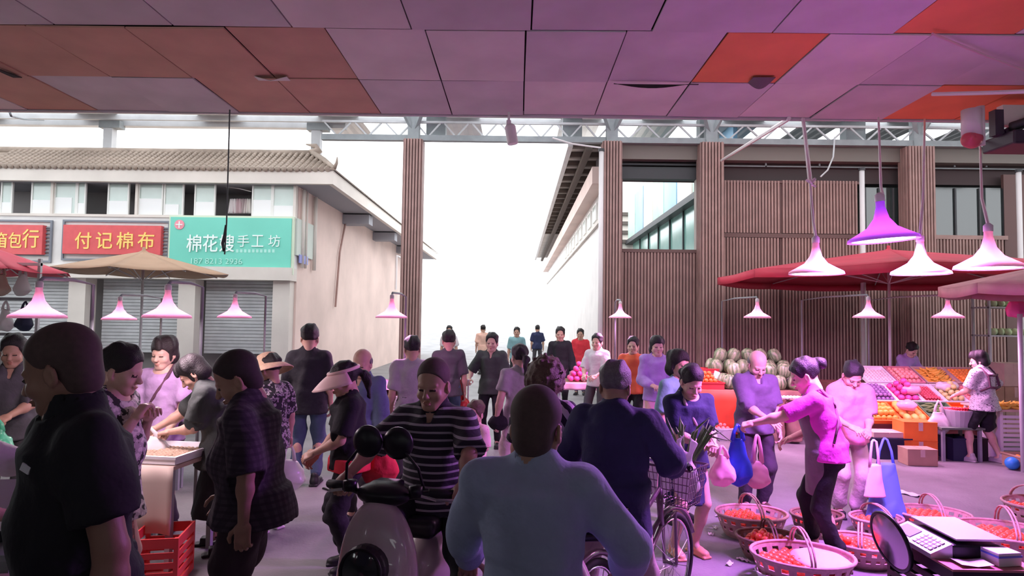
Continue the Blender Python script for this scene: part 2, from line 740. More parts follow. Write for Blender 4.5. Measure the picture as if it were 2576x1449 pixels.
def hand_np(pose, side, h):
    """wrist at the origin, fingers along +Y, palm faces -Z, thumb on the side 'side' (+1 = +X)"""
    key = (pose, side, h)
    if key in HANDC:
        return HANDC[key]
    v = Vox((-.09, -.06, -.13), (.09, .21, .07), h)
    v.box((0, .048, 0), (.040, .046, .014), rd=.013, k=.012)
    v.cone((0, -.05, 0), (0, .02, 0), .026, .026, k=.02)
    v.ell((side * .022, .030, -.010), (.020, .030, .016), k=.012)
    c1, c2, c3, ct = CURL[pose]
    for i, (x, L, sp) in enumerate(((.030, .072, 5), (.0105, .080, 1), (-.0095, .075, -3), (-.029, .058, -8))):
        p = np.array([side * x, .090 - (.006 if i in (0, 3) else 0), .0])
        a = 0.0
        sx = math.sin(R_(sp)) * side
        for j, (fr, c) in enumerate(((.46, c1), (.30, c2), (.24, c3))):
            a += R_(c + 3 * i)
            q = p + L * fr * np.array([sx, math.cos(a), -math.sin(a)])
            v.cone(p, q, .0098 - .0009 * j, .0092 - .0011 * j, k=.004 if j else .007)
            p = q
    p = np.array([side * .032, .018, -.006])
    for j, (L, ax, ay, az) in enumerate(((.042, .72, .66, -.25), (.032, .35, .85, -.40), (.024, .05 - ct * .01, .9, -.45))):
        d = np.array([side * ax, ay, az])
        d /= np.linalg.norm(d)
        q = p + L * d
        v.cone(p, q, .0118 - .001 * j, .0108 - .001 * j, k=.008)
        p = q
    HANDC[key] = v.nets()
    return HANDC[key]


def shoe_mesh(kind, m, h=.009):
    key = (kind, m.name)
    if key in SHOEC:
        return SHOEC[key]
    v = Vox((-.07, -.11, -.02), (.07, .22, .16), h)
    if kind == 'sandal':
        v.box((0, .05, .012), (.046, .13, .013), rd=.012, k=.004)
        v.box((0, .10, .045), (.047, .028, .030), rd=.012, k=.004)
        v.box((0, -.015, .075), (.044, .018, .012), rd=.006, k=.004)
        v.box((0, -.055, .05), (.036, .012, .04), rd=.006, k=.004)
    else:
        v.cone((0, -.045, .045), (0, .06, .042), .044, .040, k=.03)
        v.ell((0, .115, .034), (.046, .062, .034), k=.03)
        v.cone((0, -.03, .05), (0, -.025, .105), .044, .042, k=.02)
        v.box((0, .045, .010), (.047, .135, .012), rd=.010, k=.006)
        v.cut((0, 0, .0), (0, 0, -1))
    V, Q = v.nets()
    SHOEC[key] = np_mesh('shoe', V, Q, m)
    return SHOEC[key]


def ik(S, W, l1, l2, pole):
    S, W, pole = Vector(S), Vector(W), Vector(pole)
    d = W - S
    D = min(max(d.length, abs(l1 - l2) + .02), l1 + l2 - .004)
    n = d.normalized()
    W = S + n * D
    a = (l1 * l1 - l2 * l2 + D * D) / (2 * D)
    hh = math.sqrt(max(l1 * l1 - a * a, 0))
    pp = pole - n * pole.dot(n)
    if pp.length < 1e-4:
        pp = Vector((0, -1, 0))
    return S + n * a + pp.normalized() * hh, W


def frame(y, z):
    """matrix with columns x,y,z from a y axis and a hint for z"""
    y = Vector(y).normalized()
    z = Vector(z)
    z = (z - y * z.dot(y))
    if z.length < 1e-4:
        z = Vector((0, 0, 1)) - y * y.z
        if z.length < 1e-4:
            z = Vector((0, 1, 0))
    z.normalize()
    x = y.cross(z)
    return Matrix((x, y, z)).transposed()


PN = 0


def person(label, loc, yaw=0.0, H=1.68, vox=.016, sk='mid', hair=('short', 'hair_black'), top=None, bottom=None,
           shoes=('shoe', 'shoe_black'), lean=0, side=0, twist=0, nod=0, hyaw=0, htilt=0, L=None, R=None, hands=('relax', 'relax'),
           palm=None, feet=None, pz=.92, belly=0.0, wide=1.0, head=1.13, group=None, poles=(None, None), bag=None, kneepole=None):
    """local frame: the person faces +Y, right is +X, sizes for a height of 1.68 m"""
    global PN
    PN += 1
    seed = PN
    root = thing('person', label, 'person', (loc[0], loc[1], loc[2] if len(loc) > 2 else 0.0), R_(yaw), group, H / 1.68)
    far = vox > .0145
    # skeleton
    P = Vector((0, 0, pz))
    rl = Matrix.Rotation(-R_(lean), 3, 'X') @ Matrix.Rotation(R_(side), 3, 'Y')
    up = rl @ Vector((0, 0, 1))
    mid = P + (Matrix.Rotation(-R_(lean * .6), 3, 'X') @ Matrix.Rotation(R_(side * .6), 3, 'Y')) @ Vector((0, 0, .24))
    N = mid + up * .285
    tw = rl @ Matrix.Rotation(R_(twist), 3, 'Z')
    rt = tw @ Vector((1, 0, 0))
    fw = tw @ Vector((0, 1, 0))
    rt0, fw0 = Vector((1, 0, 0)), Vector((0, 1, 0))
    S = {'L': N - up * .080 - rt * .165 * wide, 'R': N - up * .080 + rt * .165 * wide}
    nk = Matrix.Rotation(-R_(lean * .75 + nod * .35 + 8), 3, 'X') @ Vector((0, 0, 1))
    A = N + nk * .058
    hm = Matrix.Rotation(R_(hyaw), 3, 'Z') @ Matrix.Rotation(-R_(lean * .5 + nod), 3, 'X') @ Matrix.Rotation(R_(htilt), 3, 'Y')
    HM = Matrix.Translation(A) @ hm.to_4x4() @ Matrix.Scale(head, 4)
    tgt = {'L': Vector(L or (-.24, .06, .78)), 'R': Vector(R or (.24, .06, .78))}
    E, W = {}, {}
    for i, s in enumerate('LR'):
        sg = -1 if s == 'L' else 1
        pole = poles[i] or (sg * .55, -.75, -.45)
        E[s], W[s] = ik(S[s], tgt[s], .285, .25, pole)
    ft = feet or ((-.10, .0), (.10, .0))
    hip = {'L': P + Vector((-.088 * wide, 0, -.03)), 'R': P + Vector((.088 * wide, 0, -.03))}
    K, AN = {}, {}
    for i, s in enumerate('LR'):
        t = ft[i]
        az = t[2] if len(t) > 2 else .085
        K[s], AN[s] = ik(hip[s], (t[0], t[1] - .03, az), .43, .42, kneepole or ((-.15 if s == 'L' else .15), 1, 0))
    pts = [P, N, mid, *S.values(), *E.values(), *W.values(), *K.values(), *AN.values()]
    arr = np.array([tuple(p) for p in pts])
    lo, hi = arr.min(0) - .26, arr.max(0) + .26
    lo[2] = max(lo[2], -.04)

    def torso(v, o, oy=0.0):
        v.slab(P - Vector((0, 0, .10)), P + Vector((0, 0, .09)), rt0, fw0, (.150 * wide + o, .105 + o + oy), (.150 * wide + o, .108 + o + oy), k=.03)
        v.slab(P + Vector((0, 0, .05)), mid + up * .05, rt0, fw, (.146 * wide + o, .103 + o + oy), (.132 * wide + o, .096 + o + oy), k=.04)
        v.slab(mid - up * .03, N - up * .10, rt, fw, (.136 * wide + o, .100 + o + oy), (.146 * wide + o, .104 + o), k=.04)
        v.ell(N - up * .125, (.142 * wide + o, .102 + o, .095 + o), np.array(Matrix((rt, fw, up)).transposed()), k=.05)
        for s_ in 'LR':
            v.cone(N - up * .035, S[s_], .050 + o * .6, .048 + o * .7, k=.035)
        v.cone(N - up * .05, N + up * .012, .075 + o * .5, .060 + o * .4, k=.05)
        if belly:
            v.ell(mid + fw * .045 - up * .05, (.13 * wide + o, (.085 + belly) + o, .15 + o), k=.06)

    body = Vox(lo, hi, vox)
    torso(body, 0)
    body.cone(N - up * .03, A, .060, .055, k=.03)
    for s in 'LR':
        body.cone(S[s], E[s], .052 * (wide * .4 + .6), .043, k=.03)
        body.cone(E[s], W[s], .043, .027, k=.015)
        m1 = E[s].lerp(W[s], .3)
        body.ell(m1, (.043, .043, .043), k=.03)
        body.cone(hip[s], K[s], .088 * wide, .056, k=.04)
        body.cone(K[s], AN[s], .055, .037, k=.02)
        cf = K[s].lerp(AN[s], .3) + Vector((0, -.014, 0))
        body.ell(cf, (.052, .054, .10), k=.03)
        body.cone(AN[s], AN[s] + Vector((0, .10, -.045)), .036, .028, k=.02)
    V, Q = body.nets()
    Vs, Qs, Ms = [V], [Q], [np.zeros(len(Q), np.int32)]
    n0 = len(V)

    def app(V2, Q2, M4, mi=None):
        nonlocal n0
        M = np.array(M4)
        Vs.append(V2 @ M[:3, :3].T + M[:3, 3])
        Qs.append(Q2 + n0)
        Ms.append(mi if mi is not None else np.zeros(len(Q2), np.int32))
        n0 += len(V2)
    hV, hQ, hI = head_np(.009 if far else .0062)
    app(hV, hQ, HM, hI)
    for i, s in enumerate('LR'):
        d = (W[s] - E[s]).normalized()
        sg = -1 if s == 'L' else 1
        # palm normal hint: palm faces the thigh when the arm hangs, down when it reaches out
        hang = max(0.0, -d.z)
        z = Vector((sg * hang, 0, 1 - hang)) if not (palm and palm[i]) else Vector(palm[i])
        fm = frame(d, z)
        x = fm.col[0]
        sd = 1 if x.dot(Vector((0, 1, 0)) * hang + Vector((-sg, 0, 0)) * (1 - hang)) > 0 else -1
        V2, Q2 = hand_np(hands[i], sd, .0075 if far else .005)
        app(V2, Q2, Matrix.Translation(W[s] - d * .005) @ fm.to_4x4())
    bo = bpy.data.objects.new('body', np_mesh('body', np.concatenate(Vs), np.concatenate(Qs), skin(sk), True, np.concatenate(Ms)))
    link(bo, root)
    # clothes
    fo = .012
    if bottom:
        kind, bm, hem = bottom[0], bottom[1], bottom[2]
        v = Vox(lo, hi, vox)
        o = .010
        v.slab(P - Vector((0, 0, .12)), P + Vector((0, 0, .10)), rt0, fw0, (.150 * wide + o, .108 + o + belly * .4), (.144 * wide + o, .102 + o + belly * .5), k=.03)
        if kind in ('trousers', 'shorts'):
            lw = bottom[3] if len(bottom) > 3 else (.0 if kind == 'trousers' else .02)
            for s in 'LR':
                total = .85
                tK = .43 / total
                if hem <= tK:
                    e = hip[s].lerp(K[s], hem / tK)
                    v.cone(hip[s], e, .100 * wide, .078 + lw, k=.04)
                    pass
                else:
                    e = K[s].lerp(AN[s], (hem - tK) / (1 - tK))
                    v.cone(hip[s], K[s], .094 * wide, .070 + lw, k=.04)
                    v.cone(K[s], e, .070 + lw, .058 + lw, k=.02)
            v.folds(fo, seed + 40, 30)
        else:  # skirt
            fl = bottom[3] if len(bottom) > 3 else .06
            zb = Vector(((AN['L'].x + AN['R'].x) * .35, (AN['L'].y + AN['R'].y) * .35, hem))
            v.slab(P + Vector((0, 0, -.06)), zb, rt0, fw0, (.165 * wide + o, .125 + o), (.165 * wide + fl, .135 + fl), k=.05)
            v.folds(.008, seed + 40, 22)
        vox_obj({'trousers': 'trousers', 'shorts': 'shorts'}.get(kind, 'skirt'), v, bm, root)
    if top:
        kind, tm = top['kind'], top['mat']
        o = top.get('loose', .02)
        sl = top.get('sleeve', .62)
        hem = top.get('hem', .12)
        v = Vox(lo, hi, vox)
        torso(v, o)
        hb = P - Vector((0, 0, hem))
        fl = top.get('flare', .012)
        v.slab(hb, P + Vector((0, 0, .06)), rt0, fw0, (.172 * wide + o + fl, .124 + o + fl + belly * .6), (.148 * wide + o, .108 + o + belly * .8), k=.04)
        for s in 'LR':
            if sl <= 0:
                continue
            so = o * .55 + .012
            tU = .285 / .535
            if sl <= tU + .01:
                e = S[s].lerp(E[s], sl / tU)
                v.cone(S[s], e, .050 + so, .054 + so * 1.2, k=.03)
            else:
                e = E[s].lerp(W[s], (sl - tU) / (1 - tU))
                v.cone(S[s], E[s], .051 + so, .048 + so, k=.03)
                v.cone(E[s], e, .050 + so, .036 + so, k=.02)
        v.folds(top.get('fold', fo), seed, 24)
        # flat hem and sleeve ends
        X, Y, Z = v.ax[0][:, None, None], v.ax[1][None, :, None], v.ax[2][None, None, :]
        v.f = np.maximum(v.f, (hb.z - Z).astype(np.float32))
        if sl > 0:
            for s in 'LR':
                tU = .285 / .535
                if sl <= tU + .01:
                    e = S[s].lerp(E[s], sl / tU)
                    d = (E[s] - S[s]).normalized()
                    ln = (E[s] - S[s]).length
                    px, py, pz_ = X - e.x, Y - e.y, Z - e.z
                    t = px * d.x + py * d.y + pz_ * d.z
                    r2 = (px - t * d.x) ** 2 + (py - t * d.y) ** 2 + (pz_ - t * d.z) ** 2
                    sel = (r2 < .10 ** 2) & (t > 0) & (t < .12)
                    bodyd = np.abs((X - P.x)) < .16 * wide + o - .01
                    sel = sel & ~bodyd
                    v.f = np.where(sel, np.maximum(v.f, t), v.f).astype(np.float32)
        # neck opening
        nk_ = top.get('neck', 'round')
        if nk_ == 'round':
            v.ell(N + up * .02 + fw * .030, (.072, .075, .055), k=.008, sub=True)
        elif nk_ == 'wide':
            v.ell(N + up * .01 + fw * .045, (.090, .085, .075), k=.008, sub=True)
        elif nk_ == 'v':
            v.ell(N + up * .02 + fw * .03, (.066, .07, .05), k=.006, sub=True)
            v.cone(N + fw * .10 - up * .01, N + fw * .125 - up * .13, .042, .004, k=.006, sub=True)
        if kind == 'hood':
            v.ell(N - fw * .085 - up * .02, (.125, .050, .060), k=.04)
            v.ell(N - fw * .12 - up * .07, (.08, .03, .06), k=.03)
        to = vox_obj({'hood': 'jacket'}.get(kind, 'shirt'), v, tm, root)
        if top.get('collar'):
            cv = Vox(np.array(N) - .16, np.array(N) + .16, min(vox, .009))
            a_, b_ = N - up * .035 - fw * .004, N + up * .055 - fw * .012
            cv.slab(a_, b_, rt, fw, (.094, .088), (.076, .074), k=.004)
            cv.slab(a_ - up * .03, b_ + up * .03, rt, fw, (.078, .074), (.066, .064), k=.004, sub=True)
            cv.cone(N + fw * .055 + up * .09, N + fw * .12 - up * .05, .055, .012, k=.006, sub=True)
            vox_obj('collar', cv, top.get('cmat', tm), to)
    if hair and hair[0]:
        ho = bpy.data.objects.new('hair', hair_mesh(hair[0], MATS[hair[1]], .008 if far else .006))
        link(ho, root)
        ho.matrix_local = HM
    if shoes:
        for s in 'LR':
            so = bpy.data.objects.new('shoe', shoe_mesh(shoes[0], MATS[shoes[1]]))
            link(so, root)
            tx = AN[s].x
            so.matrix_local = Matrix.Translation((tx, AN[s].y + .012, max(AN[s].z - .085, 0))) @ Matrix.Rotation(R_(8 if s == 'L' else -8), 4, 'Z')
    bpy.context.view_layer.update()
    WM = Matrix.Translation(root.location) @ Matrix.Rotation(R_(yaw), 4, 'Z') @ Matrix.Scale(H / 1.68, 4)
    hand = {s: WM @ (W[s] + (W[s] - E[s]).normalized() * .09) for s in 'LR'}
    return dict(root=root, hand=hand, S=S, E=E, W=W, N=N, P=P, mid=mid, up=up, fw=fw, rt=rt, HM=HM, WM=WM, A=A)


for n_, c_ in (('hair_black', (.014, .011, .012)), ('hair_brown', (.07, .038, .025)), ('hair_grey', (.16, .15, .15)), ('hair_dark', (.028, .02, .02))):
    pass
mat('hair_stubble', (.085, .055, .05), .75, noise=.12, nscale=60)
mat('hair_stubble_dark', (.04, .028, .028), .75, noise=.12, nscale=60)
for n_, c_ in (('hair_black', (.014, .011, .012)), ('hair_brown', (.11, .065, .045)), ('hair_grey', (.16, .15, .15)), ('hair_dark', (.028, .02, .02))):
    mat(n_, c_, .55, bump=.35, bscale=150, noise=.25, nscale=50)
for n_, c_ in (('shoe_black', (.012, .012, .014)), ('shoe_white', (.65, .62, .62)), ('shoe_orange', (.75, .38, .22)), ('shoe_grey', (.35, .32, .34)), ('shoe_brown', (.09, .05, .035))):
    mat(n_, c_, .55)
# ------------------------------------------------------------------ the setting
def struct(o):
    o['kind'] = 'structure'
    return o


M_floor = mat('asphalt_floor', (.205, .20, .205), .6, noise=.30, nscale=1.3, bump=.25, bscale=40, spec=.35)
M_panel = mat('ceiling_board_grey', (.60, .55, .58), .75, noise=.16, nscale=1.2)
M_panel2 = mat('ceiling_board_light', (.70, .64, .64), .75, noise=.14, nscale=1.2)
M_orange = mat('ceiling_board_orange', (.80, .24, .10), .7, noise=.12, nscale=1.5)
M_brown = mat('ceiling_board_tan', (.56, .32, .25), .7, noise=.15, nscale=1.5)
M_back = mat('dark_plywood', (.035, .025, .03), .9)
M_steel = mat('painted_steel', (.30, .33, .34), .5, noise=.15, nscale=4)
M_steel_l = mat('light_steel', (.55, .56, .57), .45, noise=.12, nscale=3)
M_dark = mat('dark_steel', (.05, .05, .055), .5)
M_clad = mat('brown_cladding', (.38, .23, .205), .5, noise=.18, nscale=3)
M_clad_d = mat('brown_cladding_groove', (.15, .08, .075), .6)
M_white = mat('white_paint', (.78, .76, .74), .6, noise=.08, nscale=2)
M_cream = mat('cream_wall', (.74, .68, .62), .7, noise=.10, nscale=1.2)
M_pinkwall = mat('pink_plaster', (.80, .62, .56), .75, noise=.14, nscale=.8)
M_soffit = mat('grey_soffit', (.33, .33, .36), .8)
M_tile = mat('tan_roof_tile', (.42, .34, .28), .7, noise=.25, nscale=3)
M_frame = mat('white_window_frame', (.80, .80, .76), .45)
M_pane = mat('green_window_pane', (.50, .60, .55), .12, spec=.8, noise=.1, nscale=2)
M_blind = mat('white_window_board', (.86, .87, .86), .5)
M_inner = mat('room_interior', (.25, .23, .23), .9)
M_sheet = mat('roof_sheet', (.62, .62, .63), .5, noise=.1, nscale=2)
M_dglass = mat('dark_glass', (.03, .04, .04), .06, spec=1.0)
M_pipe = mat('white_pipe', (.75, .70, .70), .4)

# translucent daylight sheets in the market roof
ms, nt, b_ = nodes_of('daylight_sheet')
tr = nt.nodes.new('ShaderNodeBsdfTranslucent')
tr.inputs[0].default_value = (.92, .93, .94, 1)
mx = nt.nodes.new('ShaderNodeMixShader')
mx.inputs[0].default_value = .8
b_.inputs['Base Color'].default_value = (.7, .7, .72, 1)
nt.links.new(b_.outputs[0], mx.inputs[1])
nt.links.new(tr.outputs[0], mx.inputs[2])
nt.links.new(mx.outputs[0], nt.nodes['Material Output'].inputs[0])
M_day = ms

# ---- ground
fl = MB().quadgrid(lambda a, b: (-60 + 120 * a, -30 + 120 * b, 0), 4, 4).build('floor', M_floor)
struct(fl)
tag(fl, 'grey worn asphalt floor of the market hall')

# ---- low ceiling of boards over the camera
CZ = 4.6
ceil = MB().box((-16, -14, CZ + .07), (16, 8.25, CZ + .12)).build('ceiling', M_back)
struct(ceil)
tag(ceil, 'low patched board ceiling over the market aisle')
rows = [(-.9, .45, 0.0, 1.10), (.45, 1.8, .3, 1.10), (1.8, 3.15, .09, 1.10), (3.15, 4.5, .5, 1.10), (4.5, 5.77, .09, 1.11), (5.77, 7.03, .04, .935), (7.03, 8.23, .04, .935)]
rng = random.Random(11)


def panel_mat(row, x):
    xm = x
    if row == 5:
        if xm < -1.75:
            return M_brown if xm < -4.6 or -3.7 < xm < -2.8 else M_brown
        if 1.95 < xm < 2.8:
            return M_orange
        if -.9 < xm < 0:
            return M_panel2
    if row == 6:
        if -2.75 < xm < -1.7:
            return M_brown
        if -3.7 < xm < -2.75:
            return M_brown
        if -6.6 < xm < -5.55:
            return M_brown
        if 4.6 < xm < 6.5:
            return M_orange
    if row == 4:
        if 3.4 < xm < 4.7:
            return M_orange
    return M_panel if rng.random() < .7 else M_panel2


BEV = {}
for ri, (y0, y1, off, pw) in enumerate(rows):
    for k in range(-9, 10):
        x0 = off + k * pw
        if x0 < -9.5 or x0 > 9.5:
            continue
        w, d = pw - .016, y1 - y0 - .016
        dz = rng.uniform(-.012, .012)
        tilt = rng.uniform(-.006, .006)
        tx = rng.uniform(-.005, .005)
        m = panel_mat(ri, x0 + pw / 2)
        key = (round(w, 3), round(d, 3), m.name)
        if key not in BEV:
            BEV[key] = MB().box((-w / 2, -d / 2, 0), (w / 2, d / 2, .018)).mesh('ceiling_panel', m)
        o = bpy.data.objects.new('ceiling_panel', BEV[key])
        link(o, ceil)
        o.location = (x0 + pw / 2, (y0 + y1) / 2, CZ + dz + .012)
        o.rotation_euler = (tx, tilt, rng.uniform(-.004, .004))
# a board that hangs open at its far edge, and torn flaps
o = MB().quadgrid(lambda a, b: (a * .95 - .475, .02 - .02 * b, -.012 - .05 * math.sin(math.pi * min(1, a * 1.15)) * b), 10, 2).build('torn_edge', M_back, ceil, solid=.004)
o.location = (1.52, 7.03, CZ + .006)
o = MB().quadgrid(lambda a, b: (.24 * a, .16 * b, -.07 * math.sin(math.pi * a) * b), 10, 4).build('torn_flap', mat('torn_board', (.16, .12, .14), .9), ceil, solid=.006)
o.location = (2.52, 6.80, CZ - .004)
o = MB().quadgrid(lambda a, b: (.10 * a * (1 - b) + .03 * b, -.5 * b, -.05 * b * (1 - b) - .02), 4, 6).build('torn_flap', M_back, ceil, solid=.01)
o.location = (-5.72, 7.0, CZ - .004)
o = MB().quadgrid(lambda a, b: (-.18 + .36 * a, .12 * b, -.05 * (1 - abs(2 * a - 1)) * (1 - b)), 8, 3).build('torn_flap', M_panel2, ceil, solid=.006)
o.location = (-2.78, 6.92, CZ - .006)
# edge board of the ceiling
struct(MB().box((-16, 8.235, CZ - .01), (16, 8.27, CZ + .14)).build('trim_1', M_panel))
tag(bpy.data.objects['trim_1'], 'thin pale edge board along the low ceiling')

# ---- unseen hall walls around the camera, added to hold back light
M_light_block = mat('light_block_wall', (.26, .23, .25), .85, noise=.15, nscale=1.0)
for nm, lo_, hi_ in (('wall_behind', (-16, -9.2, 0), (16, -9, 3.3)), ('wall_side_left', (-16, -9, 0), (-15.8, 8.2, CZ + .1)), ('wall_side_right', (15.8, -9, 0), (16, 8.2, CZ + .1))):
    struct(MB().box(lo_, hi_).build(nm, M_light_block))
    tag(bpy.data.objects[nm], 'unseen dark hall wall added to block light around the camera')

# ---- high market roof beyond the ceiling: sheets on purlins
RZ = 6.78
roof = empty('market_roof', (0, 0, 0))
struct(roof)
tag(roof, 'high sheet metal market roof with daylight strips')
k = 0
for xi in range(-22, 26):
    day = xi % 3 != 1 if xi < 2 else xi % 2 == 0
    o = MB().quadgrid(lambda a, b, x=xi: (x + a, 6.5 + (9.4 if x < -5 else (10.9 if x < 7 else 14)) * b, RZ + .10 + (.012 * (1 if int(a * 8) % 2 else -1))), 8, 1).build('roof_sheet', M_day if day else M_sheet, roof)
for yy in (8.8, 10.4, 12.0, 13.4, 14.55, 15.0, 15.5):
    MB().box((-22, yy - .04, RZ - .05), (26, yy + .04, RZ + .08)).build('purlin', M_steel_l, roof)
MB().box((-22, 15.75, RZ - .12), (-4.4, 15.95, RZ + .08)).build('gutter', M_steel_l, roof)

# ---- steel posts, trusses and clad columns of the market hall
YC = 14.5


def px_x(u, d, v=600):
    return wp(u, v, d).x


def px_z(u, v, d):
    return wp(u, v, d).z


posts = empty('steel_frame', (0, 0, 0))
struct(posts)
tag(posts, 'grey steel roof frame with zigzag trusses and posts')
for u, d in ((277, 15.7), (797, 15.7)):
    x = px_x(u, d, 340)
    MB().box((x - .11, d - .1, 5.7), (x + .11, d + .1, RZ)).build('post', M_steel_l, posts)
    MB().box((x - .22, d - .12, RZ - .22), (x + .30, d + .12, RZ - .04)).build('bracket', M_steel, posts)
TB, TT = 6.10, 6.60


def truss(x0, x1, y, n):
    q = MB()
    q.box((x0, y - .05, TT), (x1, y + .05, TT + .06))
    q.build('top_chord', M_steel_l, posts)
    q = MB()
    q.box((x0, y - .07, TB - .10), (x1, y + .07, TB + .03))
    q.build('bottom_chord', M_steel, posts)
    MB().box((x0, y - .03, TT - .18), (x1, y + .03, TT - .13)).build('middle_chord', M_steel_l, posts)
    st = (x1 - x0) / n
    for i in range(n):
        a = x0 + i * st
        MB().bar((a + .05, y, TT - .18), (a + st / 2, y, TB), .035).build('web_bar', M_steel_l, posts)
        MB().bar((a + st / 2, y, TB), (a + st - .05, y, TT - .18), .035).build('web_bar', M_steel_l, posts)


xs = [px_x(u, YC, 500) for u in (806, 1038, 1538, 1788, 2310, 2700)]
truss(xs[0], xs[1], YC, 3)
truss(xs[1], xs[2], YC, 7)
truss(xs[2], xs[3], YC, 3)
truss(xs[3], xs[4], YC, 6)
truss(xs[4], xs[5], YC, 4)
for i, x in enumerate(xs[1:5]):
    MB().box((x - .13, YC - .1, 5.7), (x + .13, YC + .1, RZ)).build('post', M_steel, posts)
    for s in (-1, 1):
        MB().bar((x, YC, 6.2), (x + s * .28, YC - .3, RZ), .09).build('brace', M_steel, posts)
for xb in (-2.2, 1.0, 4.2, 7.6, 10.6):       # wide beams and ducts crossing behind the trusses
    MB().box((xb, YC + .2, TB + .02), (xb + .45, YC + .5, TT + .1)).build('cross_beam', M_steel, posts)
MB().box((xs[2], YC + .15, TB - .42), (xs[5], YC + .45, TB - .05)).build('eave_beam', mat('dull_beam', (.22, .19, .17), .7), posts)


def clad_column(x, w, z1, label):
    c = empty('column', (x, YC - .12, 0))
    struct(c)
    tag(c, label)
    MB().box((-w / 2, 0, 0), (w / 2, .36, z1)).build('core', M_clad_d, c)
    n = max(5, int(round(w / .068)))
    q = w / n
    for i in range(n):
        xx = -w / 2 + (i + .5) * q
        MB().box((xx - q * .30, -.045, 0), (xx + q * .30, 0, z1)).build('rib', M_clad, c)
    for s in (-1, 1):
        for j in range(4):
            yy = .045 + j * .09
            MB().box((s * w / 2 - .02, yy - .028, 0), (s * w / 2 + .02, yy + .028, z1)).build('rib', M_clad, c)
    return c


clad_column(xs[1], .41, 6.02, 'brown ribbed column beside the open street gap, left one')
clad_column(xs[2], .41, 6.02, 'brown ribbed column between street gap and glazed opening')
clad_column(xs[3], .50, 6.02, 'brown ribbed column between glazed opening and ribbed wall')
clad_column(xs[4], .60, 5.98, 'brown ribbed column between the two dark windows')
# white drain pipes
for u, v0, v1 in ((2168, 428, 900), (2562, 432, 900), (1513, 380, 900)):
    p = wp(u, v0, YC - .25)
    q = MB().tube([(p.x, p.y, 0), (p.x, p.y, p.z)], .055, 10).build('drain_pipe', M_pipe, None, smooth=True)
    tag(q, {2168: 'white drain pipe left of the dark window', 2562: 'white drain pipe at the far right edge', 1513: 'thin white pipe on the column beside the street'}[u], 'pipe')
    MB().lathe([(.07, -.03), (.07, .03)], 10, Matrix.Translation((p.x, p.y, p.z + .02))).build('pipe_cap', M_dark, q)

# ---- right facade of brown ribbed sheet, windows, dark loft
YF = 14.75
wall = empty('wall_right', (0, 0, 0))
struct(wall)
tag(wall, 'brown ribbed facade on the right with dark windows')


def ribbed(u0, u1, v0, v1, name='ribbed_panel', pitch=.072):
    a, b = wp(u0, v0, YF), wp(u1, v1, YF)
    x0, x1, z1, z0 = a.x, b.x, (wp((u0 + u1) / 2, v0, YF)).z, (wp((u0 + u1) / 2, v1, YF)).z
    bk = MB().box((x0, YF, z0), (x1, YF + .06, z1)).build(name, M_clad_d, wall)
    n = int((x1 - x0) / pitch)
    q = MB()
    for i in range(n):
        xx = x0 + (i + .5) * (x1 - x0) / n
        q.box((xx - pitch * .27, YF - .03, z0), (xx + pitch * .27, YF, z1))
    r = q.build('ribs', M_clad, bk)
    r['kind'] = 'stuff'
    return bk


def flat(u0, u1, v0, v1, m, name, y=YF, dep=.08, y0=None):
    um = (u0 + u1) / 2
    a, b = wp(u0, (v0 + v1) / 2, y), wp(u1, (v0 + v1) / 2, y)
    return MB().box((a.x, y, wp(um, v1, y).z), (b.x, y + dep, wp(um, v0, y).z)).build(name, m, wall)


gz = 960
ribbed(1820, 1962, 455, 586)
ribbed(1966, 2158, 455, 588)
flat(1818, 2160, 588, 598, M_clad_d, 'sill', YF - .04)
ribbed(1818, 1962, 598, gz)
ribbed(1966, 2280, 600, gz)
ribbed(2345, 2532, 600, gz)
ribbed(1562, 1757, 634, gz)
flat(1558, 1760, 627, 635, M_clad_d, 'sill', YF - .04)
flat(2176, 2282, 592, 601, M_clad, 'sill', YF - .04)
flat(2342, 2536, 592, 602, M_clad, 'sill', YF - .04)
flat(2530, 2700, 440, gz, M_clad_d, 'end_panel')
for (u0, u1) in ((2178, 2284), (2344, 2528)):
    wdw = flat(u0, u1, 472, 592, M_dglass, 'window', YF + .05, .02)
    n = 3 if u1 - u0 < 150 else 3
    for i in range(n + 1):
        x = wp(u0 + (u1 - u0) * i / n, 530, YF).x
        MB().box((x - .02, YF + .01, wp(u0, 592, YF).z), (x + .02, YF + .05, wp(u0, 472, YF).z)).build('mullion', M_dark, wdw)
# loft behind: dark wall with rails
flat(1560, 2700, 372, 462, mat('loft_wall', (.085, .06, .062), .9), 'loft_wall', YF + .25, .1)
flat(1816, 2170, 455, 461, M_clad_d, 'lintel', YF - .02)
for v in (402, 420):
    flat(1816, 2600, v, v + 3, M_steel, 'loft_rail', YF + .12, .03)
for u in (1925, 2060, 2400, 2480):
    flat(u, u + 4, 402, 420, M_steel, 'loft_rail_post', YF + .12, .03)
flat(1560, 1757, 372, 388, M_clad_d, 'lintel', YF)
for v in (392, 402, 411, 420):
    flat(1562, 1752, v, v + 5, M_dark, 'shutter_slat', YF + .1, .05)
flat(1562, 1752, 424, 450, M_dark, 'shutter_box', YF, .25)
flat(1752, 1762, 450, 630, M_cream, 'jamb', YF, .2)
flat(1556, 1566, 450, 630, M_clad_d, 'jamb', YF, .2)

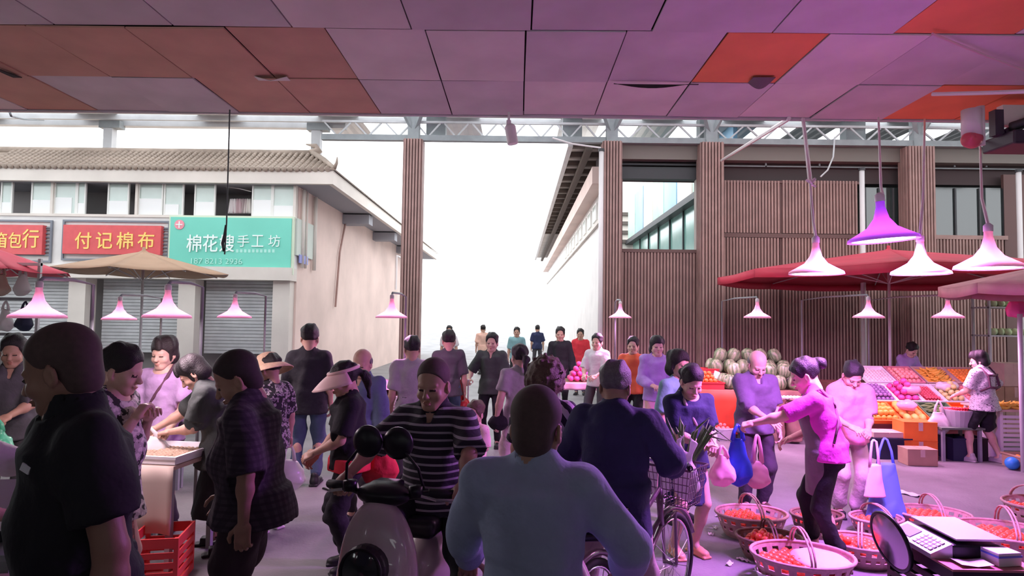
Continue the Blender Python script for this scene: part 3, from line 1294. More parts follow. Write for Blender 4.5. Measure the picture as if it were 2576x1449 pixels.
inn = MB()
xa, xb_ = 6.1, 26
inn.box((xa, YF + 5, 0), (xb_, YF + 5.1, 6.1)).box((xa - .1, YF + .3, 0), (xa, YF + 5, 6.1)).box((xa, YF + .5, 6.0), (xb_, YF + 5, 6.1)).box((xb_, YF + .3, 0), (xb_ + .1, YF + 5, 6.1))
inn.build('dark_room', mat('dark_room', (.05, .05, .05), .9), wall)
flat(1962, 1967, 455, gz, M_clad_d, 'panel_joint', YF + .01)
# view through the glazed opening: a shop row going back
shop = empty('shop_row', (0, 0, 0))
tag(shop, 'glass fronted shop row seen through the opening between brown columns', 'building')
XS = 5.55
TEAL = mat('teal_glass', (.28, .52, .46), .15, spec=.8, noise=.2, nscale=.8)
BLUE = mat('blue_sign_panel', (.22, .42, .60), .4, noise=.35, nscale=.7)
GREEN = mat('pale_green_panel', (.45, .62, .52), .5, noise=.2, nscale=.9)
for i in range(8):
    y = 15.6 + i * 1.9
    pn = MB().box((XS, y + .04, 1.0), (XS + .06, y + 1.86, 5.62)).build('glass_panel', TEAL, shop)
    MB().box((XS - .05, y - .04, 1.0), (XS + .05, y + .04, 5.7)).build('mullion', M_dark, shop)
    MB().box((XS - .25, y + .06, 5.85), (XS - .15, y + 1.82, 7.7)).build('sign_panel', (BLUE, GREEN, M_cream)[i % 3 if i != 4 else 1], shop)
MB().box((XS - .30, 15.4, 5.62), (XS + .2, 31.2, 5.82)).build('fascia', M_dark, shop)
MB().box((4.9, 31.2, 0), (9, 31.5, 8.2)).build('end_wall', M_cream, shop)
for i in range(14):
    MB().box((4.9, 31.05, 1.2 + i * .45), (9, 31.2, 1.36 + i * .45)).build('end_slat', mat('slat_dark', (.12, .10, .09), .8), shop)

# ---- white street building right of the gap
bw = empty('street_building', (0, 0, 0))
tag(bw, 'white two storey building lining the street behind the gap', 'building')
XW = 2.12
MB().box((XW, 15.6, 0), (XW + .35, 46, 4.55)).build('lower_wall', M_white, bw)
MB().box((XW + .02, 15.6, 4.55), (XW + .35, 46, 5.6)).build('upper_wall', M_white, bw)
MB().box((XW - .08, 15.6, 4.42), (XW, 46, 4.52)).build('ledge', M_cream, bw)
MB().box((1.80, 15.6, 5.30), (XW + .3, 46, 5.72)).build('fascia', M_pinkwall, bw)
for i in range(9):
    y = 17.2 + i * 1.35
    w_ = MB().box((XW - .03, y, 4.65), (XW + .03, y + .8, 5.12)).build('window', M_frame, bw)
    MB().box((XW - .035, y + .07, 4.70), (XW - .025, y + .38, 5.08)).build('pane', M_pane, w_)
    MB().box((XW - .035, y + .42, 4.70), (XW - .025, y + .73, 5.08)).build('pane', M_pane, w_)
MB().box((1.18, 15.4, 6.16), (1.30, 46, 6.34)).build('eave_edge', M_white, bw)
MB().box((1.25, 15.4, 6.34), (3.2, 46, 6.40)).build('eave_deck', M_cream, bw)
for i in range(18):
    y = 15.6 + i * .95
    MB().box((1.28, y, 6.20), (2.2, y + .16, 6.33)).build('rafter', mat('rafter_dark', (.17, .14, .12), .8), bw)
MB().box((1.62, 15.4, 6.08), (1.78, 46, 6.20)).build('eave_beam', MATS['rafter_dark'], bw)
MB().box((1.62, 15.6, 5.6), (XW + .3, 46, 6.3)).build('frieze', M_pinkwall, bw) if False else None
MB().box((XW, 15.6, 5.72), (XW + .3, 46, 6.34)).build('frieze', M_soffit, bw)

# ---- left building with tiled eave, windows and shop signs
YB = 15.0
lb = empty('shop_building', (0, 0, 0))
tag(lb, 'cream two storey shop building with tan tiled eave on the left', 'building')
XB = px_x(745, YB, 500)
XL = -17.0
zs0, zs1 = px_z(300, 541, YB), px_z(300, 455, YB)
MB().box((XL, YB, 3.05), (XB, YB + .2, zs0)).build('front_wall', M_white, lb)
MB().box((XL, YB, zs1), (XB, YB + .2, zs1 + .25)).build('window_head', M_cream, lb)
MB().box((XL, YB + 1.2, zs0 - .2), (XB - .3, YB + 1.3, zs1 + .3)).build('room_wall', M_inner, lb)
MB().box((XL, YB + .2, zs0 - .15), (XB - .1, YB + 1.3, zs0 - .05)).build('room_floor', M_inner, lb)
MB().box((XL, YB + .2, zs1 + .12), (XB - .1, YB + 1.3, zs1 + .2)).build('room_ceiling', M_inner, lb)
sw = MB().box((XB - .2, YB + .2, 0), (XB, 34, 5.4)).build('side_wall', M_pinkwall, lb)
MB().box((XB + .001, YB + .01, zs0 - .9), (XB + .05, YB + 1.2, zs0 - .02)).build('side_panel', mat('pale_side_panel', (.62, .68, .62), .7), lb)
for y, r in ((YB + .35, .045), (YB + .6, .03), (YB + 1.25, .05)):
    MB().tube([(XB + .07, y, 3.1), (XB + .07, y, 5.0)], r, 8).build('downpipe', M_cream, lb, smooth=True)
cb = MB().tube([(XB + .06, 19.2, 4.9), (XB + .06, 18.6, 3.8), (XB + .06, 18.3, 2.2)], .03, 6).build('cable', M_clad, lb)
MB().tube([(XB + .5, 26, 4.35), (XB + .5, 25, 4.35), (XB + .5, 25, 3.0)], .05, 8).build('pipe_bend', M_pipe, lb)
for y in (19.0, 23.0, 27.5):
    MB().box((XB, y, 4.72), (XB + .8, y + .5, 5.0)).build('eave_bracket', M_soffit, lb)
# eave
XE = px_x(838, 14.7, 440)
ze0, ze1 = px_z(420, 458, 14.7), px_z(420, 424, 14.7)
MB().box((XL, 14.7, ze0), (XE, 14.82, ze1)).build('fascia', M_cream, lb)
MB().box((XE - .12, 14.82, ze0), (XE, 34, ze1)).build('fascia', M_cream, lb)
MB().box((XL, 14.82, ze0 + .02), (XE - .12, 34, ze0 + .08)).build('soffit', M_soffit, lb)
zr = px_z(420, 383, 15.55)
# roof planes under the tiles
rp = MB()
rp.add([(XL, 14.66, ze1), (XE + .04, 14.66, ze1), (XE - .75, 15.55, zr - .06), (XL, 15.55, zr - .06)], [(0, 1, 2, 3)])
rp.add([(XE + .04, 14.66, ze1), (XE + .04, 34, ze1), (XE - .75, 33, zr - .06), (XE - .75, 15.55, zr - .06)], [(0, 1, 2, 3)])
rp.add([(XL, 15.55, zr - .06), (XE - .75, 15.55, zr - .06), (XE - .75, 33, zr - .06), (XL, 33, zr - .06)], [(0, 1, 2, 3)])
rp.build('roof_deck', M_tile, lb, solid=-.03)
tl = MB()
sl_ = math.hypot(.89, zr - ze1)
for i in range(9):                                            # overlapping barrel tiles of one course
    a, b = i / 9, (i + 1) / 9
    tl.lathe([(.052, 0), (.044, sl_ / 9 * 1.05)], 10, Matrix.Translation((0, sl_ * a, 0)) @ Matrix.Rotation(-math.pi / 2, 4, 'X'), cap=True)
tl.lathe([(.062, 0), (.062, .03)], 12, Matrix.Translation((0, -.03, 0)) @ Matrix.Rotation(-math.pi / 2, 4, 'X'))
tile_me = tl.mesh('roof_tile', M_tile, True)
ang = math.atan2(zr - ze1, .89)
xx = XE - .12
k = 0
while xx > -12.6:
    o = bpy.data.objects.new('roof_tile', tile_me)
    link(o, lb)
    o.location = (xx, 14.66, ze1 + .015)
    o.rotation_euler = (ang, 0, 0)
    if k < 6:
        o.scale = (1, max(.12, (k + .6) / 6.0), 1)
    xx -= .146
    k += 1
MB().tube([(XL, 15.55, zr + .01), (XE - .8, 15.55, zr + .01)], .085, 10).build('ridge', M_tile, lb, smooth=True)
MB().tube([(XE - .75, 15.5, zr), (XE - .35, 15.1, (zr + ze1) / 2 + .04), (XE + .02, 14.7, ze1 + .05), (XE + .10, 14.62, ze1 + .16), (XE + .11, 14.62, ze1 + .30)], [.075, .07, .06, .035, .012], 10).build('hip_ridge', M_tile, lb, smooth=True)
MB().tube([(XE - .8, 15.55, zr), (XE - .62, 15.55, zr + .1), (XE - .70, 15.55, zr + .2), (XE - .95, 15.55, zr + .24)], [.12, .10, .06, .015], 10).build('ridge_finial', M_tile, lb, smooth=True)
# windows of the upper floor
bays = [(-60, -2, 0), (-2, 28, 1), (28, 75, 2), (75, 130, 1), (133, 190, 1), (190, 213, 1), (213, 267, 2), (268, 322, 1), (322, 343, 2), (345, 408, 1), (410, 460, 1), (460, 487, 2), (487, 540, 1), (540, 570, 2), (570, 631, 2), (632, 684, 1), (684, 740, 1)]
wb = 0
for u0, u1, kd in bays:
    x0, x1 = px_x(u0, YB, 500), px_x(u1, YB, 500)
    if kd == 1:
        fr = MB()
        t = .035
        y0, y1 = YB + .03, YB + .08
        fr.box((x0, y0, zs0), (x0 + t, y1, zs1)).box((x1 - t, y0, zs0), (x1, y1, zs1)).box((x0 + t, y0, zs0), (x1 - t, y1, zs0 + t)).box((x0 + t, y0, zs1 - t), (x1 - t, y1, zs1))
        f = fr.build('window', M_frame, lb)
        MB().box((x0 + t, YB + .05, zs0 + t), (x1 - t, YB + .06, zs1 - t)).build('pane', M_pane, f)
        hgt = (.30 + .08 * ((wb * 7) % 3)) * (zs1 - zs0)
        MB().box((x0 + t, YB + .04, zs0 + t), (x1 - t - (.08 if wb % 4 == 2 else 0), YB + .05, zs0 + t + hgt)).build('white_board', M_blind, f)
        wb += 1
MB().box((XL, YB - .04, zs0 - .05), (XB + .02, YB - .001, zs0 + .01)).build('window_sill', M_cream, lb)
for u in (131, 344, 742):
    x = px_x(u, YB, 500)
    MB().box((x - .03, YB - .02, zs0), (x + .03, YB + .12, zs1)).build('window_post', M_cream, lb)
# ground floor
MB().box((XL, YB + .6, 0), (XB - .2, YB + .7, 3.05)).build('ground_floor_back', M_inner, lb)
MB().box((XL, YB - .3, 2.75), (XB, YB + .2, 3.05)).build('shop_lintel', M_cream, lb)
for x in (-16, -13.2, -10.4, -7.8, XB - .25):
    MB().box((x - .2, YB - .1, 0), (x + .2, YB + .3, 2.75)).build('pilaster', M_cream, lb)
for i, x in enumerate((-14.6, -11.8, -9.1, -6.6)):
    q = MB()
    for j in range(22):
        q.box((x - .95, YB + .32, 1.0 + j * .08), (x + .95, YB + .36, 1.07 + j * .08))
    q.build('roller_shutter', M_steel_l, lb)
# clothes in an open window
for i, (u, c) in enumerate(((585, (.72, .66, .66)), (598, (.55, .40, .42)), (613, (.45, .36, .36)), (624, (.75, .70, .66)))):
    p = wp(u, 535, YB + .3)
    g = MB().quadgrid(lambda a, b: (p.x + (a - .5) * (.14 + .08 * (1 - b)), p.y + .03 * math.sin(a * 14), p.z - .02 + .36 * b), 12, 5).build('hanging_garment', mat('garment_%d' % i, c, .9), None, smooth=True, solid=.01)
    tag(g, ['white garment hanging leftmost in the open upper window', 'dusty pink garment hanging in the open upper window', 'mauve garment hanging in the open upper window', 'cream garment hanging rightmost in the open upper window'][i], 'clothing', 'clothes in the open window')
ln = MB().tube([wp(568, 470, YB + .3), wp(600, 474, YB + .3), wp(632, 482, YB + .3)], .012, 6).build('clothes_line', M_white)
tag(ln, 'white line across the open upper window', 'line')


# signs
def sign_frame(u0, u1, v0, v1, parent, m):
    um = (u0 + u1) / 2
    a, b = px_x(u0, YB, 600), px_x(u1, YB, 600)
    z1, z0 = px_z(um, v0, YB), px_z(um, v1, YB)
    t = .045
    q = MB()
    y0, y1 = YB - .06, YB - .02
    q.box((a, y0, z0), (a + t, y1, z1)).box((b - t, y0, z0), (b, y1, z1)).box((a + t, y0, z0), (b - t, y1, z0 + t)).box((a + t, y0, z1 - t), (b - t, y1, z1))
    q.build('outer_frame', m, parent)
    q = MB()
    q.box((a + t, y0, z0 + .16), (b - t, y1, z0 + .195)).box((a + t, y0, z1 - .195), (b - t, y1, z1 - .16))
    q.build('rail', m, parent)
    for i in range(7):
        z = z0 + .24 + i * (z1 - z0 - .48) / 6
        for (p, r) in ((a + t, a + t + .13), (b - t - .13, b - t)):
            MB().box((p, y0, z), (r, y1, z + .025)).build('rung', m, parent)


M_red = mat('red_sign_board', (.70, .10, .11), .45, noise=.08)
M_gold = mat('yellow_lettering', (.95, .66, .18), .5)
M_green = mat('green_sign_board', (.18, .64, .51), .45, noise=.08, nscale=.6)
M_sgrey = mat('sign_frame_grey', (.20, .22, .26), .5)
M_lw = mat('white_lettering', (.80, .92, .88), .5)
M_lp = mat('pale_green_lettering', (.42, .78, .68), .5)
ROTX = Matrix.Rotation(math.pi / 2, 4, 'X')


def letters(name, body, u, v, wpx, hpx, m, parent, y=YB - .17, bold=.0, ex=.006, per=None):
    p = wp(u, v, y)
    k = y / FPX
    return text_obj(name, body, 1.0, Matrix.Translation((p.x, y, p.z)) @ ROTX, m, parent, ex, bold=bold, fit=(wpx * k, hpx * k))


def board(u0, u1, v0, v1, m, name, parent, y0=YB - .16, y1=YB - .03):
    um = (u0 + u1) / 2
    return MB().box((px_x(u0, YB, 600), y0, px_z(um, v1, YB)), (px_x(u1, YB, 600), y1, px_z(um, v0, YB))).build(name, m, parent)


s1 = tag(empty('shop_sign', (0, 0, 0)), 'red shop sign with yellow characters at the left edge', 'sign')
sign_frame(-170, 134, 553, 659, s1, M_sgrey)
board(-150, 119, 567, 640, M_red, 'sign_board', s1)
for ch, u, w in (('箱', 12, 40), ('包', 38, 34), ('行', 77, 42)):
    letters('character', ch, u - (14 if ch == '箱' else 0), 604 if ch != '行' else 600, w, 40 if ch != '行' else 48, M_gold, s1, bold=.008)
s2 = tag(empty('shop_sign', (0, 0, 0)), 'red shop sign with four yellow characters in a grey frame', 'sign')
sign_frame(160, 430, 555, 657, s2, M_sgrey)
board(170, 414, 569, 641, M_red, 'sign_board', s2)
for ch, u in (('付', 209), ('记', 262), ('棉', 314), ('布', 367)):
    letters('character', ch, u, 605, 42, 43, M_gold, s2, bold=.008)
s3 = tag(empty('shop_sign', (0, 0, 0)), 'large green shop sign with white characters next to the building corner', 'sign')
board(431, 743, 545, 690, mat('cream_sign_border', (.66, .74, .58), .5), 'sign_border', s3, YB - .12)
board(436, 738, 550, 690, M_green, 'sign_board', s3, YB - .15)
for ch, u in (('棉', 488), ('花', 529), ('嫂', 571)):
    letters('character', ch, u, 612, 38, 44, M_lw, s3, bold=.008)
for ch, u in (('手', 612), ('工', 648), ('坊', 690)):
    letters('character', ch, u, 606, 30, 30, M_lw, s3)
for k in range(10):                                            # a line of print too faint to read
    board(602 + k * 10, 608 + k * 10, 629, 637, M_lp, 'faint_print', s3, YB - .156, YB - .15)
letters('phone_number', '187 8213 2936', 545, 657, 130, 14, M_lp, s3)
pe = wp(451, 565, YB - .17)
em = MB().lathe([(.001, .0), (.115, .0), (.115, .02), (.001, .02)], 24, Matrix.Translation((pe.x, YB - .15, pe.z)) @ ROTX, cap=False).build('emblem', mat('emblem_red', (.82, .30, .36), .5), s3)
MB().box((pe.x - .012, YB - .178, pe.z - .08), (pe.x + .012, YB - .170, pe.z + .08)).build('emblem_mark', M_lw, em)
MB().box((pe.x - .08, YB - .182, pe.z - .012), (pe.x + .08, YB - .178, pe.z + .012)).build('emblem_mark', M_lw, em)
bp = tag(MB().box((XB + .051, YB + .15, 3.2), (XB + .08, YB + .75, 3.40)).build('house_number_plate', mat('blue_plate', (.25, .28, .62), .4)), 'small blue plate on the building corner', 'sign')
# ------------------------------------------------------------------ lamps
LAMPC = (1.0, .33, .92)
M_bulb = mat('lamp_glow', (1, .85, 1), .5, emit=8.0, ecol=(1.0, .62, 1.0))
SHADES = {}
for n_, c_ in (('violet', (.50, .26, .62)), ('pale', (.72, .54, .58))):
    ms, nt, b_ = nodes_of(n_ + '_lamp_shade')
    b_.inputs['Base Color'].default_value = (*c_, 1)
    b_.inputs['Roughness'].default_value = .55
    tr = nt.nodes.new('ShaderNodeBsdfTranslucent')
    tr.inputs[0].default_value = (*c_, 1)
    mx = nt.nodes.new('ShaderNodeMixShader')
    mx.inputs[0].default_value = .35
    nt.links.new(b_.outputs[0], mx.inputs[1])
    nt.links.new(tr.outputs[0], mx.inputs[2])
    nt.links.new(mx.outputs[0], nt.nodes['Material Output'].inputs[0])
    SHADES[n_] = ms


def hang_lamp(label, u, v, d, dia, shade, power, col, rope, tilt=0, off=.55):
    c = wp(u, v, d)
    t = thing('hanging_lamp', label, 'lamp', c)
    r = dia / 2
    prof = [(r, 0), (r * .97, r * .10), (r * .72, r * .24), (r * .42, r * .42), (r * .22, r * .70), (r * .13, r * 1.05), (r * .12, r * 1.30), (.001, r * 1.32)]
    inner = [(a * .97, z - .006) for a, z in prof[:-2]]
    Tm = Matrix.Rotation(tilt, 4, 'Y')
    MB().lathe(prof, 28, Tm, cap=False).build('lamp_shade', SHADES[shade], t, smooth=True, solid=.004)
    MB().lathe([(.001, r * .03), (r * .86, r * .03), (r * .86, r * .055), (.001, r * .06)], 28, Tm, cap=False).build('light_disc', M_bulb, t)
    MB().lathe([(r * .14, r * 1.22), (r * .14, r * 1.42), (r * .06, r * 1.5), (.001, r * 1.5)], 12, Tm, cap=False).build('lamp_cap', M_pipe, t, smooth=True)
    ld = bpy.data.lights.new('lamp_light', 'AREA')
    ld.shape = 'DISK'
    ld.size = dia * .85
    ld.energy = power * 1.7
    ld.color = col
    lo = bpy.data.objects.new('lamp_light', ld)
    link(lo, t)
    lo.location = (0, 0, -.01)
    ld = bpy.data.lights.new('lamp_uplight', 'AREA')          # the bulb behind the disc, lighting the shade from inside
    ld.shape = 'DISK'
    ld.size = dia * .5
    ld.energy = power * 1.7 * .04
    ld.color = col
    lo = bpy.data.objects.new('lamp_uplight', ld)
    link(lo, t)
    lo.location = (0, 0, r * .075)
    lo.rotation_euler = (math.pi, 0, 0)
    if rope is None:                                           # stands on a post with an arm instead of hanging
        z0 = -c.z
        MB().tube([(0, off, z0), (0, off, r * 1.5), (0, off * .6, r * 1.65), (0, .03, r * 1.6), (0, 0, r * 1.45)], .014, 8).build('post', M_steel, t, smooth=True)
        return t
    pts = [c + Vector((0, 0, r * 1.45))]
    for (uu, vv, dd) in rope:
        q = wp(uu, vv, dd)
        if vv == 0:
            q.z = RZ + .08
        pts.append(q)
    loc = [p - c for p in pts]
    MB().tube(loc, .012, 6).build('cord', M_pipe, t)
    return t


PK = (1.0, .36, .86)
VI = (.60, .15, 1.0)
hang_lamp('violet hanging lamp with glowing disc in front of the red umbrella', 2222, 606, 4.9, .50, 'violet', 42, VI, [(2216, 470, 5.6), (2210, 296, 8.0)], R_(-4))
hang_lamp('pale hanging lamp with a knotted white cord above the red umbrella', 2053, 690, 5.3, .43, 'pale', 4, PK, [(2046, 560, 5.8), (2038, 462, 6.4), (2020, 298, 8.1)])
hang_lamp('pale hanging lamp before the brown ribbed column', 2316, 690, 5.0, .42, 'pale', 4, PK, [(2322, 500, 5.8), (2326, 300, 8.1)])
hang_lamp('pale pink hanging lamp at the right edge', 2488, 676, 4.7, .45, 'pale', 5, PK, [(2470, 500, 5.6), (2466, 375, 7.4), (2462, 300, 8.1)])
# invented post lamps, added to brighten the stalls behind the crowd
hang_lamp('added pale pink post lamp over the melon stall', 1905, 800, 10.2, .42, 'pale', 8, PK, None, off=1.75)
hang_lamp('added pale pink post lamp over the orange fruit crates', 2185, 800, 9.2, .42, 'pale', 8, PK, None, off=2.15)
hang_lamp('added pale pink post lamp over the banana tray', 2385, 800, 9.3, .42, 'pale', 7, PK, None, off=2.1)
hang_lamp('added small pink post lamp over the pink goods stall by the street', 1560, 800, 11.2, .4, 'pale', 12, PK, None)
hang_lamp('added small pink post lamp over the draped cloth stall', 985, 800, 8.0, .4, 'pale', 4, PK, None, off=1.0)
WH = (1.0, .80, .80)  # whitish lamps below are invented as well, to lift the dark left side
hang_lamp('added whitish post lamp over the mushroom tray', 420, 800, 5.0, .36, 'pale', 3, WH, None)
hang_lamp('added whitish post lamp over the left vegetable table', 300, 805, 7.2, .36, 'pale', 3, WH, None, off=0.85)
hang_lamp('added whitish post lamp over the red tray in the left background', 590, 800, 7.0, .36, 'pale', 2, WH, None, off=0.85)
hang_lamp('added whitish post lamp over the stall at the left picture edge', 95, 800, 4.3, .34, 'pale', 2, WH, None)

# knot and loose ends on the lamp cord
kn = MB().tube([wp(2028, 452, 6.4), wp(2040, 462, 6.38), wp(2052, 470, 6.36)], .012, 6)
kn.tube([wp(2050, 450, 6.4), wp(2040, 462, 6.37), wp(2034, 452, 6.36)], .016, 6)
tag(kn.build('cord_knot', M_pipe), 'tied knot in the white lamp cord', 'knot')


def strap(label, pts, r, m, name='strap', cat='strap'):
    return tag(MB().tube(pts, r, 6).build(name, m), label, cat)


strap('white strap slanting from the ceiling to the brown column', [wp(1985, 298, 8.2), wp(1815, 404, YC - .3)], .03, M_pipe)
strap('curved grey wire dangling under the steel truss', [wp(2100, 345, YC - .08), wp(2096, 395, YC - .3), wp(2082, 428, YC - .35), wp(2064, 445, YC - .35)], .018, M_steel_l, 'wire', 'wire')
strap('thin black wire hanging before the green sign', [wp(578, 276, 8.1), wp(574, 420, 8.1), wp(570, 560, 8.1), wp(565, 640, 8.1)], .009, M_dark, 'wire', 'wire')
hk = MB().tube([wp(568, 566, 8.1), wp(566, 590, 8.1), wp(560, 612, 8.1), wp(562, 632, 8.1), wp(567, 618, 8.1)], [.012, .022, .02, .012, .006], 8)
tag(hk.build('hook', M_dark, smooth=True), 'black hook at the end of the hanging wire', 'hook')
strap('pale pipe fixed under the ceiling at the right', [wp(2345, 237, 7.0), wp(2470, 234, 6.6), wp(2640, 228, 6.2)], .022, M_pipe, 'ceiling_pipe', 'pipe')
strap('thin pink cable running up the ceiling boards', [wp(2640, 200, 6.65), wp(2480, 140, 6.1), wp(2345, 85, 5.65)], .012, mat('pink_cable', (.62, .42, .48), .6), 'cable', 'cable')
strap('loose white cable sagging along the steel beam', [wp(1390, 347, YC - .2), wp(1440, 362, YC - .25), wp(1512, 372, YC - .3)], .02, M_pipe, 'cable', 'cable')
strap('grey cable hanging at the upper left corner', [wp(20, 270, 8.3), wp(28, 292, 8.3), wp(60, 300, 11), wp(110, 303, 15)], .015, M_steel, 'cable', 'cable')
strap('wide white strap hanging from the ceiling above the knotted lamp cord', [wp(2020, 298, 8.15), wp(2029, 375, 7.3), wp(2038, 456, 6.42)], .022, M_pipe)
# ceiling mounted camera
p = wp(1280, 300, 8.1)
c = thing('security_camera', 'white security camera hanging from the ceiling edge', 'camera', (p.x, p.y, p.z))
MB().tube([(0, 0, .12), (0, 0, -.02)], .016, 8).build('stem', M_pipe, c)
MB().box((-.045, -.05, .10), (.045, .05, .125)).build('mount', M_pipe, c)
MB().box((-.03, -.04, -.10), (.03, .05, -.02)).build('bracket', M_pipe, c, bevel=.008)
MB().lathe([(.066, -.33), (.072, -.31), (.072, -.10), (.05, -.07), (.001, -.07)], 20, Matrix.Rotation(R_(-10), 4, 'Y'), cap=True).build('housing', M_pipe, c, smooth=False, bevel=.006)
p = wp(2444, 312, 7.1)
c = thing('lamp_holder', 'white lamp holder with red cover under the ceiling', 'lamp holder', (p.x, p.y, p.z))
MB().lathe([(.10, -.14), (.10, .16)], 18).build('sleeve', M_pipe, c, smooth=True)
MB().tube([(.10, 0, -.24), (.10, 0, .2)], .045, 10).build('side_tube', M_pipe, c, smooth=True)
v = Vox((-.2, -.2, -.36), (.2, .2, .0), .012)
v.ell((-.02, -.03, -.19), (.11, .09, .10), k=.02).folds(.01, 5, 50)
vox_obj('red_cover', v, mat('red_plastic', (.62, .10, .14), .3), c)
# dark fan box at the right ceiling edge
p = wp(2572, 338, 7.3)
c = thing('ceiling_fan_unit', 'dark ventilation unit on a bracket at the right ceiling edge', 'fan', (p.x, p.y, p.z))
M_dv = mat('dark_violet_metal', (.045, .03, .05), .45)
MB().box((-.25, -.2, -.16), (.5, .3, .0)).build('housing', M_dv, c, bevel=.02)
MB().bar((-.2, 0, .0), (.5, 0, .42), .07, .10).build('bracket', M_dv, c)
MB().bar((-.28, .02, -.02), (-.28, .02, .28), .10).build('hanger', M_dv, c)
MB().tube([(-.2, -.1, .06), (.1, -.14, .16), (.5, -.14, .22)], .05, 10).build('hose', M_dark, c, smooth=True)
MB().box((-.14, .1, .14), (.2, .2, .38)).build('cover_plate', M_pipe, c)


# ------------------------------------------------------------------ umbrellas
def umbrella(label, top, radius, drop, m, group, pole=2.0, nrib=8, rot=0.2, val=0.0):
    t = thing('market_umbrella', label, 'umbrella', (top.x, top.y, 0), rot, group)
    h = top.z
    for k in range(nrib):
        a0, a1 = 2 * math.pi * k / nrib, 2 * math.pi * (k + 1) / nrib

        def f(a, b):
            an = a0 + (a1 - a0) * a
            r = radius * b * (1 - .06 * math.sin(math.pi * a) * b)
            z = h - drop * b - .035 * math.sin(math.pi * a) * b
            return (r * math.cos(an), r * math.sin(an), z)
        MB().quadgrid(f, 6, 6).build('canopy_panel', m, t, smooth=True, solid=.004)
        if val:
            def g(a, b):
                an = a0 + (a1 - a0) * a
                r = radius * (1 - .06 * math.sin(math.pi * a))
                return (r * math.cos(an), r * math.sin(an), h - drop - .035 * math.sin(math.pi * a) - val * b)
            MB().quadgrid(g, 6, 1).build('valance', m, t, smooth=True, solid=.004)
        MB().tube([(.03 * math.cos(a0), .03 * math.sin(a0), h - .05), (radius * .98 * math.cos(a0), radius * .98 * math.sin(a0), h - drop - .02)], .010, 6).build('rib', M_steel_l, t)
        MB().tube([(.03 * math.cos(a0), .03 * math.sin(a0), h - drop - .15), (radius * .5 * math.cos(a0), radius * .5 * math.sin(a0), h - drop * .5 - .04)], .008, 6).build('strut', M_steel_l, t)
    MB().lathe([(.20, -.11), (.10, -.03), (.03, .02), (.03, .07), (.001, .08)], 12, Matrix.Translation((0, 0, h))).build('finial', m, t, smooth=True)
    MB().tube([(0, 0, .05), (0, 0, h)], .025, 10).build('pole', M_steel_l, t, smooth=True)
    MB().box((-.25, -.25, 0), (.25, .25, .06)).build('base', M_dark, t, bevel=.01)
    return t


M_ured = mat('red_canopy', (.66, .055, .10), .6, noise=.1, nscale=2)
M_ubrown = mat('tan_canopy', (.46, .29, .19), .7, noise=.1, nscale=2)
M_upink = mat('pink_canopy', (.70, .30, .34), .6, noise=.1)
umbrella('tan market umbrella below the red four character sign', wp(362, 632, 11.8), 1.5, .40, M_ubrown, 'market umbrellas')
umbrella('dark red umbrella at the left picture edge', wp(-55, 610, 9.2), 1.2, .42, M_ured, 'market umbrellas')
umbrella('wide red umbrella behind the violet lamp', wp(2235, 628, 11.65), 3.0, .47, M_ured, 'market umbrellas', val=.14, rot=.35)
umbrella('pink red umbrella at the right picture edge', wp(2690, 655, 7.6), 1.3, .30, M_upink, 'market umbrellas', val=.12)

# ------------------------------------------------------------------ fruit and produce
FR = {}


def fruit_mesh(kind):
    if kind in FR:
        return FR[kind]
    q = MB()
    if kind == 'watermelon':
        pr = [(.001, -.13), (.06, -.118), (.10, -.08), (.118, 0), (.10, .08), (.06, .118), (.001, .13)]
        m = ramp_mat('watermelon_skin', 'noise', [(.35, (.06, .14, .05)), (.52, (.22, .32, .15)), (.66, (.36, .43, .25))], scale=26, stretch=(1, 1, .12), interp='LINEAR', rough=.4)
        q.lathe(pr, 16, cap=False)
    elif kind == 'banana':
        m = mat('banana_skin', (.85, .55, .08), .5, noise=.15, nscale=20)
        q.tube([(-.08, 0, .02), (-.05, 0, .0), (0, 0, -.008), (.05, 0, .0), (.085, 0, .025)], [.008, .016, .018, .016, .006], 8)
    elif kind in ('leaf', 'pod'):
        m = mat('green_leaf', (.16, .30, .08), .6, noise=.3, nscale=10)
        q.tube([(-.12, 0, 0), (-.04, .01, .012), (.05, -.01, .008), (.12, 0, -.01)], [.006, .014, .016, .003], 6)
    elif kind == 'radish':
        m = mat('pale_green_gourd', (.52, .60, .38), .5, noise=.15)
        q.tube([(-.16, 0, 0), (-.10, 0, 0), (.05, 0, 0), (.14, 0, 0), (.17, 0, 0)], [.012, .04, .045, .03, .008], 10)
    else:
        r, sq, col, ro = {'orange': (.040, .92, (.85, .24, .05), .45), 'tomato': (.033, .88, (.85, .13, .06), .3), 'mandarin': (.036, .85, (.90, .34, .05), .45),
                          'mango': (.050, .8, (.88, .42, .06), .4), 'plum': (.036, .95, (.24, .14, .30), .35), 'dragonfruit': (.050, 1.1, (.78, .08, .30), .45),
                          'grape': (.026, 1.0, (.20, .06, .16), .3), 'cherry': (.020, .95, (.55, .03, .05), .25), 'melon': (.085, .95, (.70, .60, .30), .6),
                          'pear': (.042, 1.15, (.62, .60, .22), .5), 'cabbage': (.075, .8, (.50, .62, .34), .7), 'peach': (.038, .95, (.80, .36, .30), .6),
                          'lychee': (.024, 1.0, (.55, .10, .12), .6), 'garlic': (.030, .9, (.75, .68, .62), .6), 'mushroom': (.023, .75, (.40, .29, .20), .8), 'papaya': (.055, 1.5, (.85, .48, .10), .5)}[kind]
        m = mat(kind + '_skin', col, ro, noise=.18, nscale=14)
        n = 7
        pr = [(max(.001, r * math.sin(math.pi * i / n)), -r * sq * math.cos(math.pi * i / n)) for i in range(n + 1)]
        q.lathe(pr, 10, cap=False)
    FR[kind] = q.mesh(kind, m, True)
    return FR[kind]


